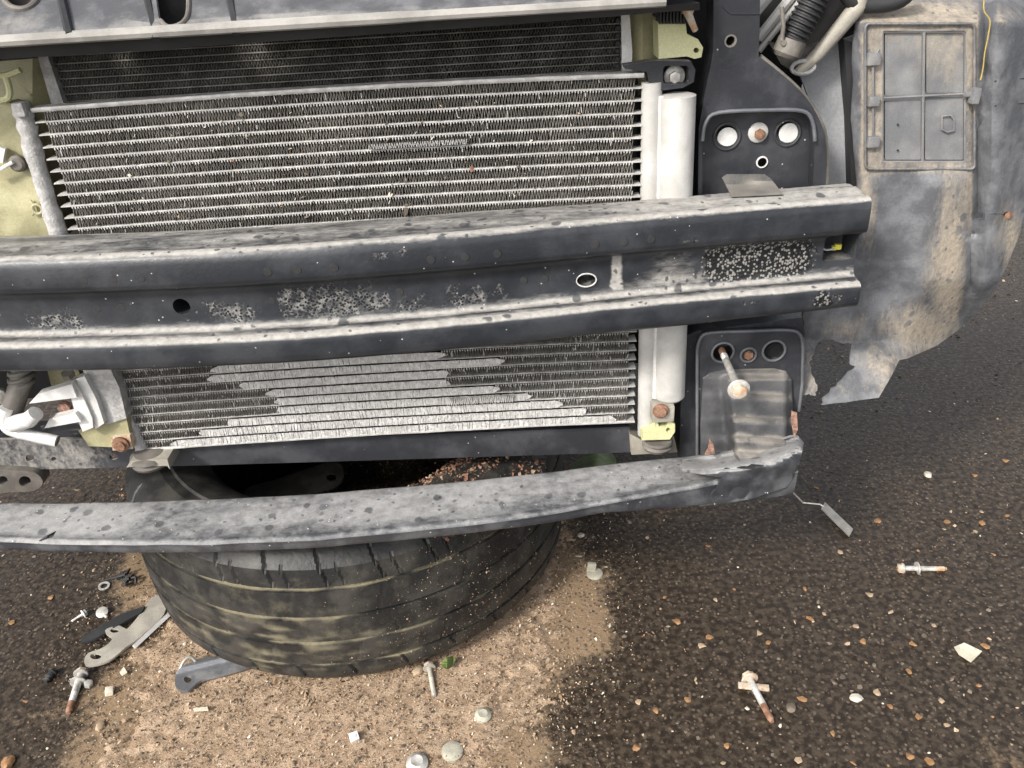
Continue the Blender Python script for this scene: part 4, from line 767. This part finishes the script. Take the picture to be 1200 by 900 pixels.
q = G(128, 810, .006); b = MB(); b.box(q, .010, .009, .009, rot=Matrix.Rotation(.3, 3, 'Z') @ Matrix.Rotation(.2, 3, 'Y'), bev=.001); tag(b.build('foam_cube', m['paper'], None), 'small cream foam cube on the left edge of the sand', 'foam cube')
ground_sheet('plaster_flake', 'tiny white triangular flake on sand above the cream foam cube', 'flake', [(140, 788), (145, 781), (149, 788), (143, 792)], m['paper'], .007, .001, step=0)
ground_sheet('wood_splinter', 'pale wood splinter on the sand below the bluish strap', 'splinter', [(226, 830), (243, 828), (244, 832), (227, 833)], m['paper'], .012, .0015, step=0)
t = thing('clay_clip', 'grey clay coloured clip standing on the sand edge right of the tyre', 'clip', G(696, 676))
b = MB(); b.lathe(G(697, 673, .001), (0, 0, 1), [(0, .0125), (.003, .012), (.004, .009)], 16); b.build('foot', m['clay'], t)
b = MB(); b.box(G(693, 665, .010), .013, .006, .018, rot=Matrix.Rotation(.15, 3, 'Y'), bev=.0015); b.build('stem', m['clay'], t)
ground_sheet('leaf', 'small yellow green leaf in the sand under the tyre edge', 'leaf', cat([(517, 778), (524, 770), (534, 771), (530, 780), (523, 784)], 4, True), m['leaf'], .018, .0008, zf=lambda u, v: .004 * sin(u * .4))

def stone(u, v, r, mt, label, catg, group=None, flat=.55, seed=0, el=.75, sub=2):
    rg = np.random.default_rng(seed); bm = bmesh.new(); bmesh.ops.create_icosphere(bm, subdivisions=sub, radius=1); z0 = gz(u, v); c = G(u, v, z0); a = rg.uniform(0, pi)
    ph = rg.uniform(0, 9); vs_ = []
    for q_ in bm.verts:
        p = q_.co * (1 + (.35 if sub == 2 else .75) * noise.noise(q_.co * 1.3 + Vector((ph, ph, 0)))); x_, y_, z_ = p.x * r, p.y * r * el, p.z * r * flat
        vs_.append((c[0] + x_ * cos(a) - y_ * sin(a), c[1] + x_ * sin(a) + y_ * cos(a), c[2] + z_ + r * flat * .35))
    bm.verts.index_update(); fs_ = [[x.index for x in f.verts] for f in bm.faces]; bm.free()
    o = obj(catg.replace(' ', '_'), np.array(vs_), fs_, m[mt], None, ang=25, loc=c); tag(o, label, catg, group); return o
stone(1087, 557, .0085, 's4', 'bright white stone on dark asphalt right of the crumpled bar end', 'stone', seed=1)
stone(490, 787, .009, 's2', 'yellowish stone beside the slim dusty bolt in the sand', 'stone', seed=2)
stone(681, 628, .006, 's4', 'small cream stone just below the bar right of the tyre', 'stone', seed=3)
stone(678, 652, .006, 's4', 'thin white chip on the sand edge above the clay clip', 'stone', seed=4, flat=.2, el=.4)
stone(593, 713, .008, 's2', 'pinkish tan stone touching the lower right edge of the tyre', 'stone', seed=5)
stone(118, 852, .008, 's2', 'tan stone near the lower left edge of the sand', 'stone', seed=6)
stone(10, 895, .010, 's3', 'orange stone in the bottom left corner', 'stone', seed=7)
stone(927, 830, .008, 's1', 'pale grey stone beside the rusty tip of the long bolt', 'stone', seed=8)
stone(1003, 819, .008, 's4', 'cream stone on asphalt between the long bolt and the paper scrap', 'stone', seed=9)
og = [(1068, 440), (1178, 540), (1142, 557), (957, 572), (1151, 13 + 600), (1077, 840), (1043, 828), (1155, 757), (1070, 755), (1147, 803), (779, 700), (793, 728), (831, 747), (852, 874), (940, 820), (806, 820), (900, 753), (950, 726), (1065, 787), (943, 690), (1000, 895), (1090, 893), (1066, 886), (860, 690), (1110, 612), (768, 833), (30, 822), (14, 730), (1012, 752), (976, 860), (1165, 650), (1028, 610), (60, 700), (830, 640), (745, 876)]
cg = [(1106, 620), (1019, 697), (1003, 734), (1095, 733), (1028, 812), (1103, 821), (838, 703), (985, 648), (1044, 717), (966, 720), (815, 796), (822, 757), (890, 742), (1110, 850), (935, 892), (748, 823), (1150, 600), (30, 640), (70, 640), (110, 668)]
LM = [((885, 815), 'the long rusty tipped bolt'), ((1075, 666), 'the whitish bolt with a collar'), ((1135, 763), 'the pale paper scrap'), ((1087, 557), 'the bright white stone'), ((960, 598), 'the bent spring clip'), ((696, 672), 'the grey clay clip'), ((927, 830), 'the pale grey stone'), ((1003, 819), 'the cream stone'), ((90, 805), 'the corroded bolt'), ((57, 793), 'the small black bolt'), ((93, 723), 'the tiny white screw'), ((122, 687), 'the flat ring washer'), ((1000, 470), 'the torn wheel arch liner'), ((880, 580), 'the crumpled bar end'), ((620, 900), 'the lower sand edge'), ((1195, 895), 'the bottom right corner')]
used = set()
def where(u, v):
    for (lu, lv), nm in sorted(LM, key=lambda q: (q[0][0] - u) ** 2 + (q[0][1] - v) ** 2):
        du, dv = u - lu, v - lv; w = []
        if abs(dv) > .4 * abs(du): w.append('below' if dv > 0 else 'above')
        if abs(du) > .4 * abs(dv): w.append('right of' if du > 0 else 'left of')
        t_ = (w[0] + ' and ' + w[1] if len(w) == 2 else w[0]) + ' ' + nm
        if t_ not in used: used.add(t_); return t_
for lst, mt, cn, grp, sd_, r_, r2_ in ((og, 's3', 'orange', 'orange stone chips on the asphalt', 20, .0040, .0030), (cg, 's2', 'tan', 'tan stone chips on the asphalt', 80, .0036, .0026)):
    used.clear()
    for i, (u, v) in enumerate(lst): stone(u, v, r_ + r2_ * ((i * 37) % 10) / 10, mt, 'small ' + cn + ' stone chip ' + where(u, v), 'stone chip', grp, flat=.24, seed=sd_ + i, sub=1, el=.55 + .4 * ((i * 29) % 10) / 10)
